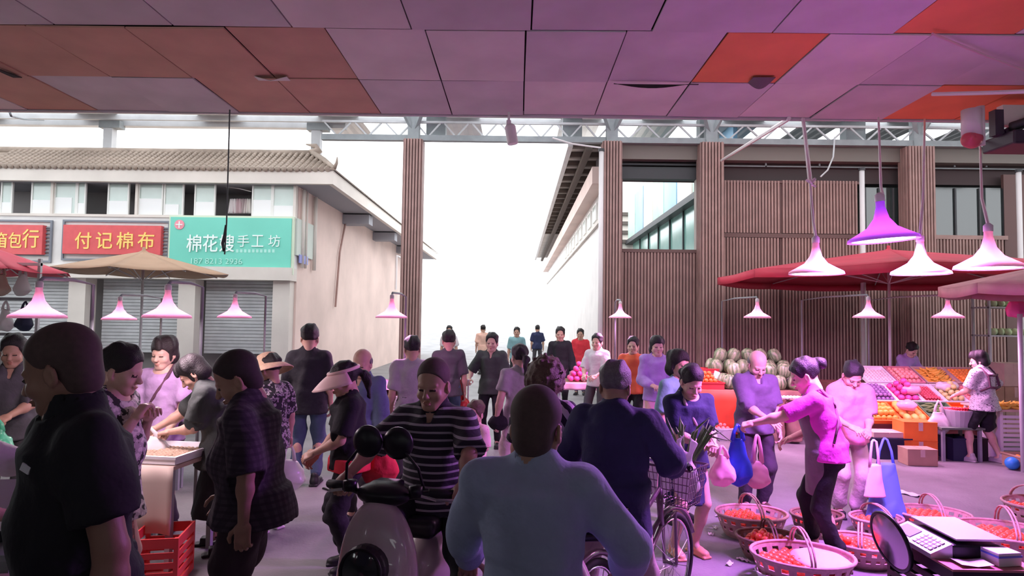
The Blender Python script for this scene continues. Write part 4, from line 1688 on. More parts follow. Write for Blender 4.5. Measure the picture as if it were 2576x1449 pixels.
FSIZE = {'watermelon': .12, 'banana': .02, 'leaf': .02, 'radish': .045, 'melon': .082, 'mango': .042, 'cabbage': .065, 'papaya': .055}


def pile(kind, cx, cy, z, w, d, n, label, group, rz=0.0, heap=.0, seed=0, cat=None, tilt=0.0, jit=1.0):
    """n single fruits heaped on a rectangle (local w x d, centred) at height z"""
    me = fruit_mesh(kind)
    g = random.Random(seed * 31 + len(kind))
    r = FSIZE.get(kind, .034)
    if kind not in FSIZE:
        r = max(v.co.z for v in me.vertices)
    pitch = {'banana': .06, 'leaf': .06, 'radish': .10}.get(kind, 2.02 * r)
    pw = pitch * (3 if kind in ('banana', 'leaf', 'radish') else 1)
    cols, rws = max(1, int(w / pw)), max(1, int(d / pitch))
    cnt = 0
    lay = 0
    while cnt < n and cols > 0 and rws > 0:
        for j in range(rws):
            for i in range(cols):
                if cnt >= n:
                    break
                x = (i - (cols - 1) / 2) * pw + g.uniform(-.1, .1) * r * jit
                y = (j - (rws - 1) / 2) * pitch + g.uniform(-.1, .1) * r * jit
                o = bpy.data.objects.new(kind, me)
                link(o)
                zz = z + r + lay * r * 1.62 + tilt * y
                o.location = (cx + x * math.cos(rz) - y * math.sin(rz), cy + x * math.sin(rz) + y * math.cos(rz), zz)
                if kind in ('banana', 'leaf', 'radish'):
                    o.rotation_euler = (g.uniform(-.2, .2), g.uniform(-.15, .15), rz + g.uniform(-.35, .35))
                elif kind == 'watermelon':
                    o.rotation_euler = (g.uniform(-.4, .4), g.uniform(-.5, .5), g.uniform(0, 6))
                else:
                    o.rotation_euler = (g.uniform(0, 6), g.uniform(0, 6), g.uniform(0, 6)) if kind not in ('papaya', 'mango') else (g.uniform(1.2, 1.8), g.uniform(0, 6), 0)
                tag(o, label, cat or {'leaf': 'greens', 'radish': 'gourd'}.get(kind, kind), group)
                cnt += 1
        lay += 1
        cols -= 1
        rws -= 1
    return cnt


# ------------------------------------------------------------------ boxes, crates, tables, bags
M_card = mat('cardboard', (.42, .27, .18), .85, noise=.12, nscale=5)
M_cardl = mat('pale_cardboard', (.58, .44, .36), .85, noise=.12, nscale=5)
M_ocr = mat('orange_box', (.82, .20, .03), .6, noise=.08)
M_rcr = mat('red_box', (.62, .05, .05), .55, noise=.1)
M_navy = mat('navy_crate', (.02, .025, .06), .5)
M_blk = mat('black_crate', (.014, .012, .016), .45)
M_foam = mat('white_foam', (.80, .80, .82), .6)
M_wood = mat('worn_wood', (.30, .18, .12), .75, noise=.25, nscale=9)


def openbox(name, label, cat, c, size, m, rz=0.0, t=.012, group=None, fill=None, lip=True):
    """an open topped box of four side panels and a bottom, base centre at c"""
    w, d, h = size
    b = thing(name, label, cat, c, rz, group)
    MB().box((-w / 2, -d / 2, 0), (w / 2, d / 2, t)).build('bottom', m, b)
    MB().box((-w / 2, -d / 2, t), (w / 2, -d / 2 + t, h)).build('side', m, b)
    MB().box((-w / 2, d / 2 - t, t), (w / 2, d / 2, h)).build('side', m, b)
    MB().box((-w / 2, -d / 2 + t, t), (-w / 2 + t, d / 2 - t, h)).build('side', m, b)
    MB().box((w / 2 - t, -d / 2 + t, t), (w / 2, d / 2 - t, h)).build('side', m, b)
    if lip:
        q = MB()
        e = .012
        q.box((-w / 2 - e, -d / 2 - e, h - .02), (w / 2 + e, -d / 2, h)).box((-w / 2 - e, d / 2, h - .02), (w / 2 + e, d / 2 + e, h))
        q.box((-w / 2 - e, -d / 2, h - .02), (-w / 2, d / 2, h)).box((w / 2, -d / 2, h - .02), (w / 2 + e, d / 2, h))
        q.build('rim', m, b)
    if fill:
        MB().box((-w / 2 + t, -d / 2 + t, t), (w / 2 - t, d / 2 - t, h * fill)).build('lining', M_foam, b)
    return b


def closedbox(name, label, cat, c, size, m, rz=0.0, group=None, tape=True):
    w, d, h = size
    b = thing(name, label, cat, c, rz, group)
    MB().box((-w / 2, -d / 2, 0), (w / 2, d / 2, h)).build('carton', m, b, bevel=.006)
    MB().box((-w / 2 - .001, -d / 2 - .001, h - .003), (-.004, d / 2 + .001, h + .006)).build('flap', m, b)
    MB().box((.004, -d / 2 - .001, h - .003), (w / 2 + .001, d / 2 + .001, h + .006)).build('flap', m, b)
    if tape:
        MB().box((-.03, -d / 2 - .003, h * .55), (.03, -d / 2, h)).build('tape', M_cardl, b)
    return b


def table(label, c, size, m, rz=0.0, legm=None, cloth=None, ch=.3, group=None):
    w, d, h = size
    t = thing('market_table', label, 'table', c, rz, group)
    MB().box((-w / 2, -d / 2, h - .03), (w / 2, d / 2, h)).build('table_top', m, t, bevel=.004)
    for sx in (-1, 1):
        for sy in (-1, 1):
            MB().box((sx * (w / 2 - .05) - .02, sy * (d / 2 - .05) - .02, 0), (sx * (w / 2 - .05) + .02, sy * (d / 2 - .05) + .02, h - .03)).build('leg', legm or M_steel, t)
    if cloth:
        g = random.Random(int(w * 100))

        def f(a, b):
            return (-w / 2 - .01 + (w + .02) * a, -d / 2 - .012 - .018 * math.sin(a * w * 22) * b, h + .002 - ch * b)
        MB().quadgrid(f, int(w * 20), 4).build('front_cloth', cloth, t, smooth=True, solid=.004)
    return t


def plastic(name, col, tr=.35):
    if name in MATS:
        return MATS[name]
    m, nt, b = nodes_of(name)
    b.inputs['Base Color'].default_value = (*col, 1)
    b.inputs['Roughness'].default_value = .28
    t = nt.nodes.new('ShaderNodeBsdfTranslucent')
    t.inputs[0].default_value = (*col, 1)
    x = nt.nodes.new('ShaderNodeMixShader')
    x.inputs[0].default_value = tr
    nt.links.new(b.outputs[0], x.inputs[1])
    nt.links.new(t.outputs[0], x.inputs[2])
    nt.links.new(x.outputs[0], nt.nodes['Material Output'].inputs[0])
    MATS[name] = m
    return m


P_white = plastic('white_plastic_bag', (.80, .78, .78))
P_blue = plastic('blue_plastic_bag', (.06, .12, .75))
P_red = plastic('red_plastic_bag', (.75, .06, .07))
P_green = plastic('green_plastic_bag', (.12, .60, .35))
P_pink = plastic('pink_plastic_bag', (.85, .50, .62))
BAGN = 0


def bag(label, top, w, h, m, dep=.5, name='plastic_bag', cat='bag', full=.8, yaw=0.0, handle=.16, fold=.009, vx=.012):
    """a sagging carrier bag whose two handles meet at 'top' (world point)"""
    global BAGN
    BAGN += 1
    t = thing(name, label, cat, top, yaw)
    v = Vox((-w, -w, -h - .06), (w, w, .04), vx)
    a = w / 2
    v.ell((0, 0, -h + a * full), (a, a * dep, a * full), k=.05)
    v.slab((0, 0, -h + a * .8), (0, 0, -handle), (1, 0, 0), (0, 1, 0), (a * .96, a * dep), (a * .42, a * .22), k=.05)
    v.folds(fold, 100 + BAGN, 42)
    vox_obj('bag_body', v, m, t)
    for s in (-1, 1):
        MB().tube([(s * a * .36, 0, -handle - .02), (s * a * .28, 0, -handle * .5), (s * .012, 0, -.005), (0, .01, .012)], [.022, .016, .012, .010], 8).build('handle', m, t, smooth=True)
    return t


def tote(label, top, w, h, m, dep=.22, yaw=0.0, handle=.22):
    """a cloth tote: narrow top, wide flat bottom, two long handles"""
    global BAGN
    BAGN += 1
    t = thing('cloth_bag', label, 'bag', top, yaw)
    a = w / 2
    v = Vox((-w, -w * .6, -h - .05), (w, w * .6, .0), .012)
    v.slab((0, 0, -h), (0, 0, -handle), (1, 0, 0), (0, 1, 0), (a, a * dep * 1.6), (a * .48, a * dep), k=.03)
    v.folds(.010, 200 + BAGN, 26)
    vox_obj('bag_body', v, m, t)
    for s in (-1, 1):
        MB().tube([(s * a * .40, 0, -handle - .02), (s * a * .30, 0, -handle * .5), (s * .02, 0, -.005), (0, .01, .01)], [.014, .012, .011, .010], 8).build('handle', m, t, smooth=True)
    return t


def lump(name, label, cat, c, r, m, fold=.012, seed=1, vx=.012, fr=40, rz=0.0):
    t = Vox((-r[0] - .05, -r[1] - .05, -.03), (r[0] + .05, r[1] + .05, 2 * r[2] + .05), vx)
    t.ell((0, 0, r[2]), r, k=.02).folds(fold, seed, fr)
    t.cut((0, 0, .0), (0, 0, -1))
    o = vox_obj(name, t, m)
    o.location = c
    o.rotation_euler = (0, 0, rz)
    tag(o, label, cat)
    return o
# ------------------------------------------------------------------ vehicles
M_tyre = mat('tyre_rubber', (.015, .015, .016), .75)
M_chrome = mat('chrome', (.75, .75, .77), .18, metal=1.0)
M_bplast = mat('black_plastic', (.012, .012, .015), .35)
M_mirror = mat('mirror_glass', (.55, .52, .56), .04, metal=1.0)


def ring_pts(c, r, n, ax='X'):
    o = []
    for k in range(n):
        a = 2 * math.pi * k / n
        o.append((c[0], c[1] + r * math.cos(a), c[2] + r * math.sin(a)) if ax == 'X' else (c[0] + r * math.cos(a), c[1], c[2] + r * math.sin(a)))
    return o


def scooter(label, loc, yaw, bodym, mirrors=True, group=None):
    t = thing('motor_scooter', label, 'scooter', loc, R_(yaw), group)
    # front apron with rounded shield
    v = Vox((-.34, -.05, .2), (.34, .75, 1.1), .013)
    v.ell((0, .38, .62), (.215, .13, .40), k=.05)
    v.ell((0, .44, .52), (.19, .11, .30), k=.06)
    v.box((0, .22, .6), (.30, .10, .42), rd=.05, k=.03, sub=True)
    vox_obj('front_apron', v, bodym, t)
    v = Vox((-.2, .3, .2), (.2, 1.0, .62), .013)
    v.ell((0, .62, .30), (.105, .31, .26), k=.02)
    v.ell((0, .62, .20), (.16, .28, .20), k=.02, sub=True)
    vox_obj('front_fender', v, bodym, t)
    hl = MB().lathe([(.001, .03), (.10, .03), (.118, .0), (.118, -.08), (.001, -.08)], 26, Matrix.Translation((0, .545, .72)) @ Matrix.Rotation(-math.pi / 2 + .12, 4, 'X'), cap=False).build('headlight', M_bplast, t, smooth=False, bevel=.006)
    MB().tube([tuple(Matrix.Translation((0, .575, .72)) @ Matrix.Rotation(.12, 4, 'X') @ Vector(p)) for p in ring_pts((0, 0, 0), .105, 24, 'Y')], .010, 6, closed=True).build('headlight_ring', M_chrome if False else M_bplast, hl, smooth=True)
    MB().lathe([(.001, .012), (.06, .008), (.095, 0)], 24, Matrix.Translation((0, .578, .724)) @ Matrix.Rotation(-math.pi / 2 + .12, 4, 'X'), cap=False).build('headlight_lens', M_dglass, hl, smooth=True)
    # wheels
    for y in (.66, -.58):
        w = MB().tube(ring_pts((0, y, .22), .17, 28), .052, 10, closed=True).build('wheel', M_tyre, t, smooth=True)
        MB().lathe([(.03, -.035), (.125, -.03), (.125, .03), (.03, .035)], 20, Matrix.Translation((0, y, .22)) @ Matrix.Rotation(math.pi / 2, 4, 'Y')).build('rim', M_chrome, w)
    for s in (-1, 1):
        MB().tube([(s * .075, .64, .24), (s * .06, .50, .60), (s * .04, .38, .92)], .018, 8).build('fork', M_chrome, t, smooth=True)
    # floor, rear body, seat
    MB().box((-.17, -.25, .27), (.17, .36, .33)).build('footboard', M_bplast, t, bevel=.02)
    v = Vox((-.28, -1.0, .2), (.28, .05, .80), .016)
    v.ell((0, -.50, .46), (.19, .42, .24), k=.05)
    v.ell((0, -.58, .16), (.3, .22, .20), k=.03, sub=True)
    vox_obj('rear_body', v, bodym, t)
    v = Vox((-.24, -.98, .6), (.24, .1, .92), .014)
    v.box((0, -.42, .745), (.15, .42, .06), rd=.05, k=.02)
    vox_obj('seat', v, M_bplast, t)
    # handlebar
    hb = MB().tube([(-.36, .24, 1.03), (-.26, .30, 1.05), (-.10, .34, 1.02), (.10, .34, 1.02), (.26, .30, 1.05), (.36, .24, 1.03)], .016, 10).build('handlebar', M_bplast, t, smooth=True)
    v = Vox((-.2, .15, .88), (.2, .52, 1.15), .010)
    v.ell((0, .33, 1.03), (.15, .09, .062), k=.02)
    v.box((0, .28, 1.07), (.075, .05, .02), rd=.015, k=.02)
    vox_obj('dash_cowl', v, M_bplast, t)
    MB().box((-.06, .24, 1.075), (.06, .30, 1.082), Matrix.Rotation(-.0, 4, 'X')).build('display', M_dglass, t)
    for s in (-1, 1):
        MB().tube([(s * .24, .315, 1.05), (s * .37, .235, 1.03)], .024, 10).build('grip', M_tyre, hb, smooth=True)
        MB().tube([(s * .22, .36, 1.045), (s * .30, .36, 1.03), (s * .37, .30, 1.02)], .008, 6).build('brake_lever', M_chrome, hb)
        MB().lathe([(.001, -.03), (.036, -.025), (.036, .025), (.001, .03)], 14, Matrix.Translation((s * .185, .35, 1.065))).build('switch_box', M_bplast, hb, smooth=True)
        if mirrors:
            mm = (s * .085, .36, 1.30)
            MB().tube([(s * .22, .33, 1.07), (s * .20, .36, 1.18), (s * .13, .37, 1.26), mm], .008, 8).build('mirror_stem', M_bplast, t, smooth=True)
            o = MB().lathe([(.001, -.028), (.055, -.024), (.082, -.006), (.084, .006), (.078, .010), (.001, .010)], 24, Matrix.Translation(mm) @ Matrix.Rotation(math.pi / 2, 4, 'X'), cap=False).build('mirror', M_bplast, t, smooth=True)
            MB().lathe([(.001, .011), (.074, .011)], 24, Matrix.Translation(mm) @ Matrix.Rotation(math.pi / 2, 4, 'X'), cap=False).build('mirror_face', M_mirror, o)
    MB().tube([(-.30, -.02, .06), (-.12, -.06, .27)], .012, 6).build('side_stand', M_dark, t)
    return t


M_scgrey = mat('champagne_scooter_paint', (.60, .50, .50), .28, coat=.6, spec=.6)
M_scpink = mat('pale_pink_scooter_paint', (.72, .56, .58), .3, coat=.5)
S1 = (-.60, 3.66)
scooter('champagne grey motor scooter under the man in the striped polo', (*S1, 0), 166, M_scgrey)
S2 = (.10, 2.42)
scooter('pale pink motor scooter straddled by the man in the blue shirt', (*S2, 0), -8, M_scpink, mirrors=False)


def bicycle(label, loc, yaw, steer):
    t = thing('bicycle', label, 'bicycle', loc, R_(yaw))
    fm = mat('bike_frame_paint', (.16, .10, .13), .35, coat=.4)
    R0 = .33

    def wheel(c, M):
        w = MB().tube([tuple(M @ Vector(p)) for p in ring_pts((0, 0, 0), R0 - .02, 40)], .021, 8, closed=True).build('wheel', M_tyre, t, smooth=True)
        MB().tube([tuple(M @ Vector(p)) for p in ring_pts((0, 0, 0), R0 - .045, 36)], .010, 6, closed=True).build('rim', M_chrome, w, smooth=True)
        MB().lathe([(.02, -.045), (.02, .045)], 10, M @ Matrix.Rotation(math.pi / 2, 4, 'Y')).build('hub', M_chrome, w)
        for k in range(18):
            a = 2 * math.pi * k / 18
            MB().tube([tuple(M @ Vector(((.03 if k % 2 else -.03), 0, 0))), tuple(M @ Vector((0, (R0 - .05) * math.cos(a), (R0 - .05) * math.sin(a))))], .0022, 4).build('spoke', M_chrome, w)
        g = [tuple(M @ Vector((0, (R0 + .03) * math.cos(a), (R0 + .03) * math.sin(a)))) for a in [R_(x) for x in range(20, 175, 12)]]
        MB().tube(g, .018, 6).build('mudguard', fm, t, smooth=True)
    SM = Matrix.Translation((0, .55, R0)) @ Matrix.Rotation(R_(steer), 4, 'Z')
    wheel('f', SM)
    wheel('r', Matrix.Translation((0, -.52, R0)))
    q = Vector
    hd0, hd1 = q((0, .40, .62)), q((0, .36, .86))
    bb, st = q((0, -.05, .29)), q((0, -.20, .82))
    for a, b in ((hd0, bb), (hd1, q((0, -.16, .62))), (bb, st), (bb, q((0, -.52, R0))), (q((0, -.16, .62)), q((0, -.52, R0)))):
        MB().tube([a, b], .017, 8).build('frame_tube', fm, t, smooth=True)
    MB().tube([hd0, hd1], .022, 8).build('head_tube', fm, t, smooth=True)
    for s in (-1, 1):
        MB().tube([SM @ q((s * .045, 0, 0)), SM @ q((s * .045, -.02, R0 + .02)), tuple(hd0 - q((0, 0, .02)))], .011, 8).build('fork_blade', fm, t, smooth=True)
    HB = Matrix.Translation(hd1) @ Matrix.Rotation(R_(steer), 4, 'Z')
    MB().tube([hd1, HB @ q((0, .02, .16))], .014, 8).build('stem', M_chrome, t)
    hb = MB().tube([HB @ q(p) for p in ((-.29, -.16, .20), (-.22, -.05, .20), (-.1, .02, .17), (.1, .02, .17), (.22, -.05, .20), (.29, -.16, .20))], .012, 8).build('handlebar', M_chrome, t, smooth=True)
    for s in (-1, 1):
        MB().tube([HB @ q((s * .25, -.10, .20)), HB @ q((s * .29, -.16, .20))], .018, 8).build('grip', M_tyre, hb)
        MB().tube([HB @ q((s * .20, -.02, .18)), HB @ q((s * .28, -.10, .165))], .006, 6).build('brake_lever', M_chrome, hb)
    v = Vox((-.14, -.42, .80), (.14, .02, .96), .012)
    v.ell((0, -.26, .88), (.10, .10, .035), k=.04).cone((0, -.2, .885), (0, -.02, .88), .045, .02, k=.03)
    vox_obj('saddle', v, M_bplast, t)
    MB().tube([st, (0, -.23, .87)], .013, 8).build('seat_post', M_chrome, t)
    MB().lathe([(.03, -.006), (.09, -.006), (.09, .006), (.03, .006)], 24, Matrix.Translation((.05, -.05, .29)) @ Matrix.Rotation(math.pi / 2, 4, 'Y')).build('chainring', M_chrome, t)
    for s, dz in ((-1, 1), (1, -1)):
        MB().tube([(s * .06, -.05, .29), (s * .09, -.05 + .04 * dz, .29 + .15 * dz)], .009, 6).build('crank', M_chrome, t)
        MB().box((s * .09 - (.04 if s < 0 else -.0), -.05 + .04 * dz - .04, .275 + .15 * dz), (s * .09 + (.09 if s > 0 else .0), -.05 + .04 * dz + .04, .30 + .15 * dz)).build('pedal', M_bplast, t)
    MB().tube([(0, -.02, .28), (.14, -.08, .02)], .008, 6).build('kickstand', M_chrome, t)
    # wire basket in front of the bar
    bk = tag(empty('wire'), None)
    bpy.data.objects.remove(bk)
    BM = Matrix.Translation(hd1) @ Matrix.Rotation(R_(steer), 4, 'Z') @ Matrix.Translation((0, .19, -.12))
    bw0, bd0, bw1, bd1, bh = .30, .20, .38, .27, .25

    def ring(f):
        w, d, z = (bw0 + (bw1 - bw0) * f) / 2, (bd0 + (bd1 - bd0) * f) / 2, bh * f
        return [q((-w, -d, z)), q((w, -d, z)), q((w, d, z)), q((-w, d, z))]
    wm = mat('basket_wire', (.22, .17, .19), .4, metal=.6)
    b = MB().tube([BM @ p for p in ring(1)], .009, 6, closed=True).build('basket', mat('basket_rim', (.10, .06, .09), .4), t)
    q2 = MB()
    for f in (0, .2, .4, .6, .8):
        q2.tube([BM @ p for p in ring(f)], .0032, 4, closed=True)
    r0, r1 = ring(0), ring(1)
    for e in range(4):
        for k in range(12 if e % 2 == 0 else 9):
            a = (k + .5) / (12 if e % 2 == 0 else 9)
            q2.tube([BM @ r0[e].lerp(r0[(e + 1) % 4], a), BM @ r1[e].lerp(r1[(e + 1) % 4], a)], .0028, 4)
    for k in range(8):
        a = (k + .5) / 8
        q2.tube([BM @ r0[0].lerp(r0[1], a), BM @ r0[3].lerp(r0[2], a)], .0028, 4)
    g = q2.build('basket_wires', wm, b)
    g['kind'] = 'stuff'
    return t, Matrix.Translation(loc) @ Matrix.Rotation(R_(yaw), 4, 'Z') @ BM


BK, BKM = bicycle('bicycle with a wire front basket held by the man in the navy jacket', (.72, 3.90, 0), -36, -4)
# bags and leeks in the basket
for i, (dx, dy, hh) in enumerate(((-.09, -.03, .30), (.09, .02, .28))):
    p = BKM @ Vector((dx, dy, .02))
    v = Vox((-.14, -.12, -.01), (.14, .12, .46), .010)
    v.ell((0, 0, .12), (.085, .085, .12), k=.03).cone((0, 0, .2), (0, 0, hh), .06, .03, k=.04)
    for s in (-1, 1):
        v.cone((s * .02, 0, hh - .02), (s * .055, 0, hh + .10), .018, .014, k=.02)
        v.cone((s * .055, 0, hh + .10), (s * .02, 0, hh + .14), .014, .010, k=.015)
    v.folds(.008, 300 + i, 45)
    o = vox_obj('plastic_bag', v, P_white)
    o.location = p
    o.rotation_euler = (0, 0, R_(-40))
    tag(o, ('white knotted plastic bag in the bicycle basket, left one', 'white knotted plastic bag in the bicycle basket, right one')[i], 'bag', 'bags in the bicycle basket')
M_leek = mat('leek_green', (.12, .22, .07), .55, noise=.3, nscale=12)
g = random.Random(5)
lk = thing('leek_bundle', 'bundle of dark green leaves sticking out of the bicycle basket', 'greens', BKM @ Vector((.06, .10, .04)))
for k in range(16):
    a = g.uniform(-1, 1)
    MB().tube([(0 + .03 * a, 0, 0), (.06 * a, .02, .22), (.14 * a + .05, .03 + g.uniform(-.05, .05), .40 + g.uniform(-.06, .06)), (.24 * a + .1, .03, .44 + g.uniform(-.12, .08))], [.010, .013, .010, .002], 5).build('leek_leaf', M_leek, lk, smooth=True)


# ------------------------------------------------------------------ foreground fruit baskets
M_wick = mat('pink_beige_basket', (.46, .30, .28), .65, noise=.2, nscale=30)
M_wickd = mat('brown_basket', (.20, .14, .10), .75, noise=.25, nscale=30)
FN = 0


def basket(label, u, v, rad, h, m, n, d=None, handle=True, kind='tomato', cloth=False, rot=0.0, fl='orange red fruit heaped in the ground baskets', side=(0, 0), oval=1.25):
    global FN
    FN += 1
    c = gp(u, v) if d is None else Vector((wp(u, v, d).x, d, 0))
    t = thing('fruit_basket', label, 'basket', c, rot)
    N, Rr = 40, 6
    q = MB()
    V = []
    for j in range(Rr + 1):
        f = j / Rr
        r = rad * (.74 + .26 * f ** .8)
        for k in range(N):
            a = 2 * math.pi * k / N
            V.append((r * oval * math.cos(a), r * math.sin(a), h * f))
    Fs = []
    for j in range(Rr):
        for k in range(N):
            if j in (2, 4) and (k + j // 2) % 2 == 0:
                continue
            l = (k + 1) % N
            Fs.append((j * N + k, j * N + l, (j + 1) * N + l, (j + 1) * N + k))
    q.add(V, Fs)
    q.build('basket_wall', m, t, solid=.008)
    MB().add([(rad * .74 * oval * math.cos(2 * math.pi * k / N), rad * .74 * math.sin(2 * math.pi * k / N), .008) for k in range(N)], [tuple(range(N))]).build('basket_floor', m, t, solid=.006)
    MB().tube([(rad * oval * math.cos(2 * math.pi * k / N), rad * math.sin(2 * math.pi * k / N), h) for k in range(N)], .013, 8, closed=True).build('rim', m, t, smooth=True)
    if handle:
        for off in (-.012, .012):
            MB().tube([(off, rad * math.cos(R_(a)), h + rad * .62 * math.sin(R_(a))) for a in range(0, 181, 15)], .008, 6).build('handle', m, t, smooth=True)
    if cloth:
        v_ = Vox((-rad * 1.3, -rad * 1.1, h - .12), (rad * 1.3, rad * 1.1, h + .12), .014)
        v_.ell((rad * .45, 0, h - .03), (rad * .72, rad * .82, .035), k=.03).folds(.01, FN, 30)
        vox_obj('cloth_liner', v_, mat('pink_cloth', (.78, .42, .50), .8), t)
    # fruit
    me = fruit_mesh(kind)
    fr = max(p.co.x for p in me.vertices)
    g = random.Random(FN * 17)
    cnt = 0
    pos = []
    lay = 0
    while cnt < n and lay < 3:
        rr = rad * (.86 - .20 * lay)
        step = fr * 1.9
        k = int(rr / step) + 1
        for i in range(-k * 2, k * 2 + 1):
            for j in range(-k, k + 1):
                x = (i + (j % 2) * .5) * step + side[0] * 0
                y = j * step * .87
                if (x / (rr * oval)) ** 2 + (y / rr) ** 2 > .86:
                    continue
                if cloth and x > -.02:
                    continue
                if cnt >= n:
                    break
                o = bpy.data.objects.new('fruit', me)
                link(o)
                cr, sr = math.cos(rot), math.sin(rot)
                x += g.uniform(-.004, .004)
                o.location = (c.x + x * cr - y * sr, c.y + x * sr + y * cr, h * .72 + lay * fr * 1.45 + .02 * (1 - (x * x + y * y) / rr ** 2))
                o.rotation_euler = (g.uniform(0, 6), g.uniform(0, 6), 0)
                tag(o, fl, 'fruit', fl.replace('orange red fruit', 'fruit'))
                cnt += 1
        lay += 1
    MB().add([(rad * .80 * oval * math.cos(2 * math.pi * k / N), rad * .80 * math.sin(2 * math.pi * k / N), h * .66) for k in range(N)], [tuple(range(N))]).build('fruit_bed', mat('red_fruit_bed', (.55, .12, .08), .7), t, solid=.01)
    return t


basket('oval basket of orange red fruit, rearmost left of the ground baskets', 1890, 1345, .255, .20, M_wick, 34, rot=.05, fl='orange red fruit in the rearmost left basket')
basket('basket of orange red fruit between the rear and front ground baskets', 1935, 1402, .21, .17, M_wickd, 40, rot=-.1, fl='orange red fruit in the dark basket between the rear and front baskets')
basket('large pink basket half covered with cloth at the lower edge', 2018, 1470, .29, .22, M_wick, 30, rot=-.15, cloth=True, fl='orange red fruit in the large cloth covered basket')
basket('pink basket of fruit beside the bare foot of the magenta vendor', 2165, 1415, .22, .17, M_wick, 36, rot=-.5, fl='orange red fruit in the basket beside the vendor foot')
basket('dark basket partly behind the magenta vendor leg', 2055, 1345, .19, .19, M_wickd, 16, rot=.2, handle=False, fl='orange red fruit in the dark basket behind the vendor leg')
basket('pink basket just behind the round mirror', 2205, 1345, .19, .16, M_wick, 16, rot=.2, fl='orange red fruit in the basket behind the round mirror')
basket('basket of fruit behind the digital scale', 2345, 1335, .26, .17, M_wick, 40, rot=-.2, fl='orange red fruit in the basket behind the digital scale')
basket('wide basket of fruit at the right edge beside the scale', 2535, 1395, .31, .20, M_wick, 52, rot=-.4, fl='orange red fruit in the wide basket beside the scale')
basket('half seen pink basket at the far right edge', 2610, 1310, .26, .18, M_wick, 20, rot=.3, fl='orange red fruit in the half seen basket at the right edge')

# white strainer at the lower edge
c = gp(1950, 1472)
t = thing('plastic_strainer', 'white slotted plastic strainer at the lower edge before the large basket', 'strainer', c)
q = MB()
N = 36
V = [(r * math.cos(2 * math.pi * k / N), r * math.sin(2 * math.pi * k / N), z) for r, z in ((.10, .0), (.115, .03), (.125, .07), (.135, .10)) for k in range(N)]
Fs = [(j * N + k, j * N + (k + 1) % N, (j + 1) * N + (k + 1) % N, (j + 1) * N + k) for j in range(3) for k in range(N) if not (j == 1 and k % 2)]
q.add(V, Fs + [tuple(range(N))[::-1]])
q.build('bowl', M_foam, t, solid=.004)
MB().tube([(.137 * math.cos(2 * math.pi * k / N), .137 * math.sin(2 * math.pi * k / N), .10) for k in range(N)], .007, 6, closed=True).build('rim', M_foam, t, smooth=True)


# crates with scale and mirror
def slat_crate(label, c, size, m, rz=0.0, group=None, rows_=5):
    w, d, h = size
    t = thing('plastic_crate', label, 'crate', c, rz, group)
    MB().box((-w / 2, -d / 2, 0), (w / 2, d / 2, .012)).build('bottom', m, t)
    for sx in (-1, 1):
        for sy in (-1, 1):
            MB().box((sx * w / 2 - (.03 if sx > 0 else 0), sy * d / 2 - (.03 if sy > 0 else 0), .012), (sx * w / 2 + (.03 if sx < 0 else 0), sy * d / 2 + (.03 if sy < 0 else 0), h)).build('corner_post', m, t)
    for j in range(rows_):
        z0 = .012 + j * (h - .012) / rows_
        z1 = z0 + (h / rows_) * (.58 if j < rows_ - 1 else 1.0) - .001
        for s in (-1, 1):
            y = s * (d / 2 - .006)
            MB().box((-w / 2 + .03, y - .006, z0), (w / 2 - .03, y + .006, z1)).build('slat', m, t)
            x = s * (w / 2 - .006)
            MB().box((x - .006, -d / 2 + .03, z0), (x + .006, d / 2 - .03, z1)).build('slat', m, t)
    return t


cx, cy = wp(2400, 1380, 3.75).x, 3.72
slat_crate('lower black slatted crate under the digital scale', (cx, cy, 0), (.46, .60, .34), M_blk, 0, 'black crates under the scale')
slat_crate('upper black slatted crate carrying the digital scale', (cx, cy, .342), (.46, .60, .31), M_blk, 0, 'black crates under the scale')
bd = MB().box((cx - .23, cy - .30, .653), (cx + .23, cy + .30, .665)).build('board', mat('red_board', (.48, .20, .18), .6))
tag(bd, 'thin reddish board on top of the upper black crate', 'board')
t = thing('digital_scale', 'silver digital scale with a flat pan on the black crate', 'scale', (cx - .03, cy + .05, .666))
M_sil = mat('scale_silver', (.58, .56, .60), .35, metal=.3)
MB().box((-.10, -.20, .0), (.17, .22, .075)).build('scale_body', M_bplast, t, bevel=.012)
MB().box((-.07, -.19, .092), (.20, .22, .104)).build('weighing_pan', mat('pan_steel', (.46, .40, .46), .42, metal=.25), t, bevel=.004)
MB().box((-.02, -.05, .075), (.08, .05, .092)).build('pan_support', M_sil, t)
con = MB().add([(-.22, -.20, 0), (-.10, -.20, 0), (-.10, .20, 0), (-.22, .20, 0), (-.22, -.20, .025), (-.10, -.20, .08), (-.10, .20, .08), (-.22, .20, .025)], [(3, 2, 1, 0), (4, 5, 6, 7), (0, 1, 5, 4), (1, 2, 6, 5), (2, 3, 7, 6), (3, 0, 4, 7)]).build('console', M_sil, t)
SC = Matrix.Translation((-.16, 0, .0525)) @ Matrix.Rotation(-math.atan2(.055, .12), 4, 'Y')
MB().box((-.035, .03, .001), (.045, .17, .004), SC).build('display', mat('scale_display', (.42, .38, .60), .25), con)
for i in range(4):
    for j in range(5):
        MB().box((-.045 + i * .024, -.17 + j * .034, .001), (-.027 + i * .024, -.145 + j * .034, .006), SC).build('key', M_foam, con)
p = Vector((cx + .10, cy - .19, .666))
b = thing('payment_box', 'small pale box with a blue edge on the crate beside the scale', 'box', p, .15)
MB().box((-.07, -.06, 0), (.07, .06, .07)).build('carton', M_foam, b, bevel=.004)
MB().box((-.072, -.062, .045), (.072, .062, .055)).build('blue_band', mat('blue_band', (.15, .22, .75), .5), b)
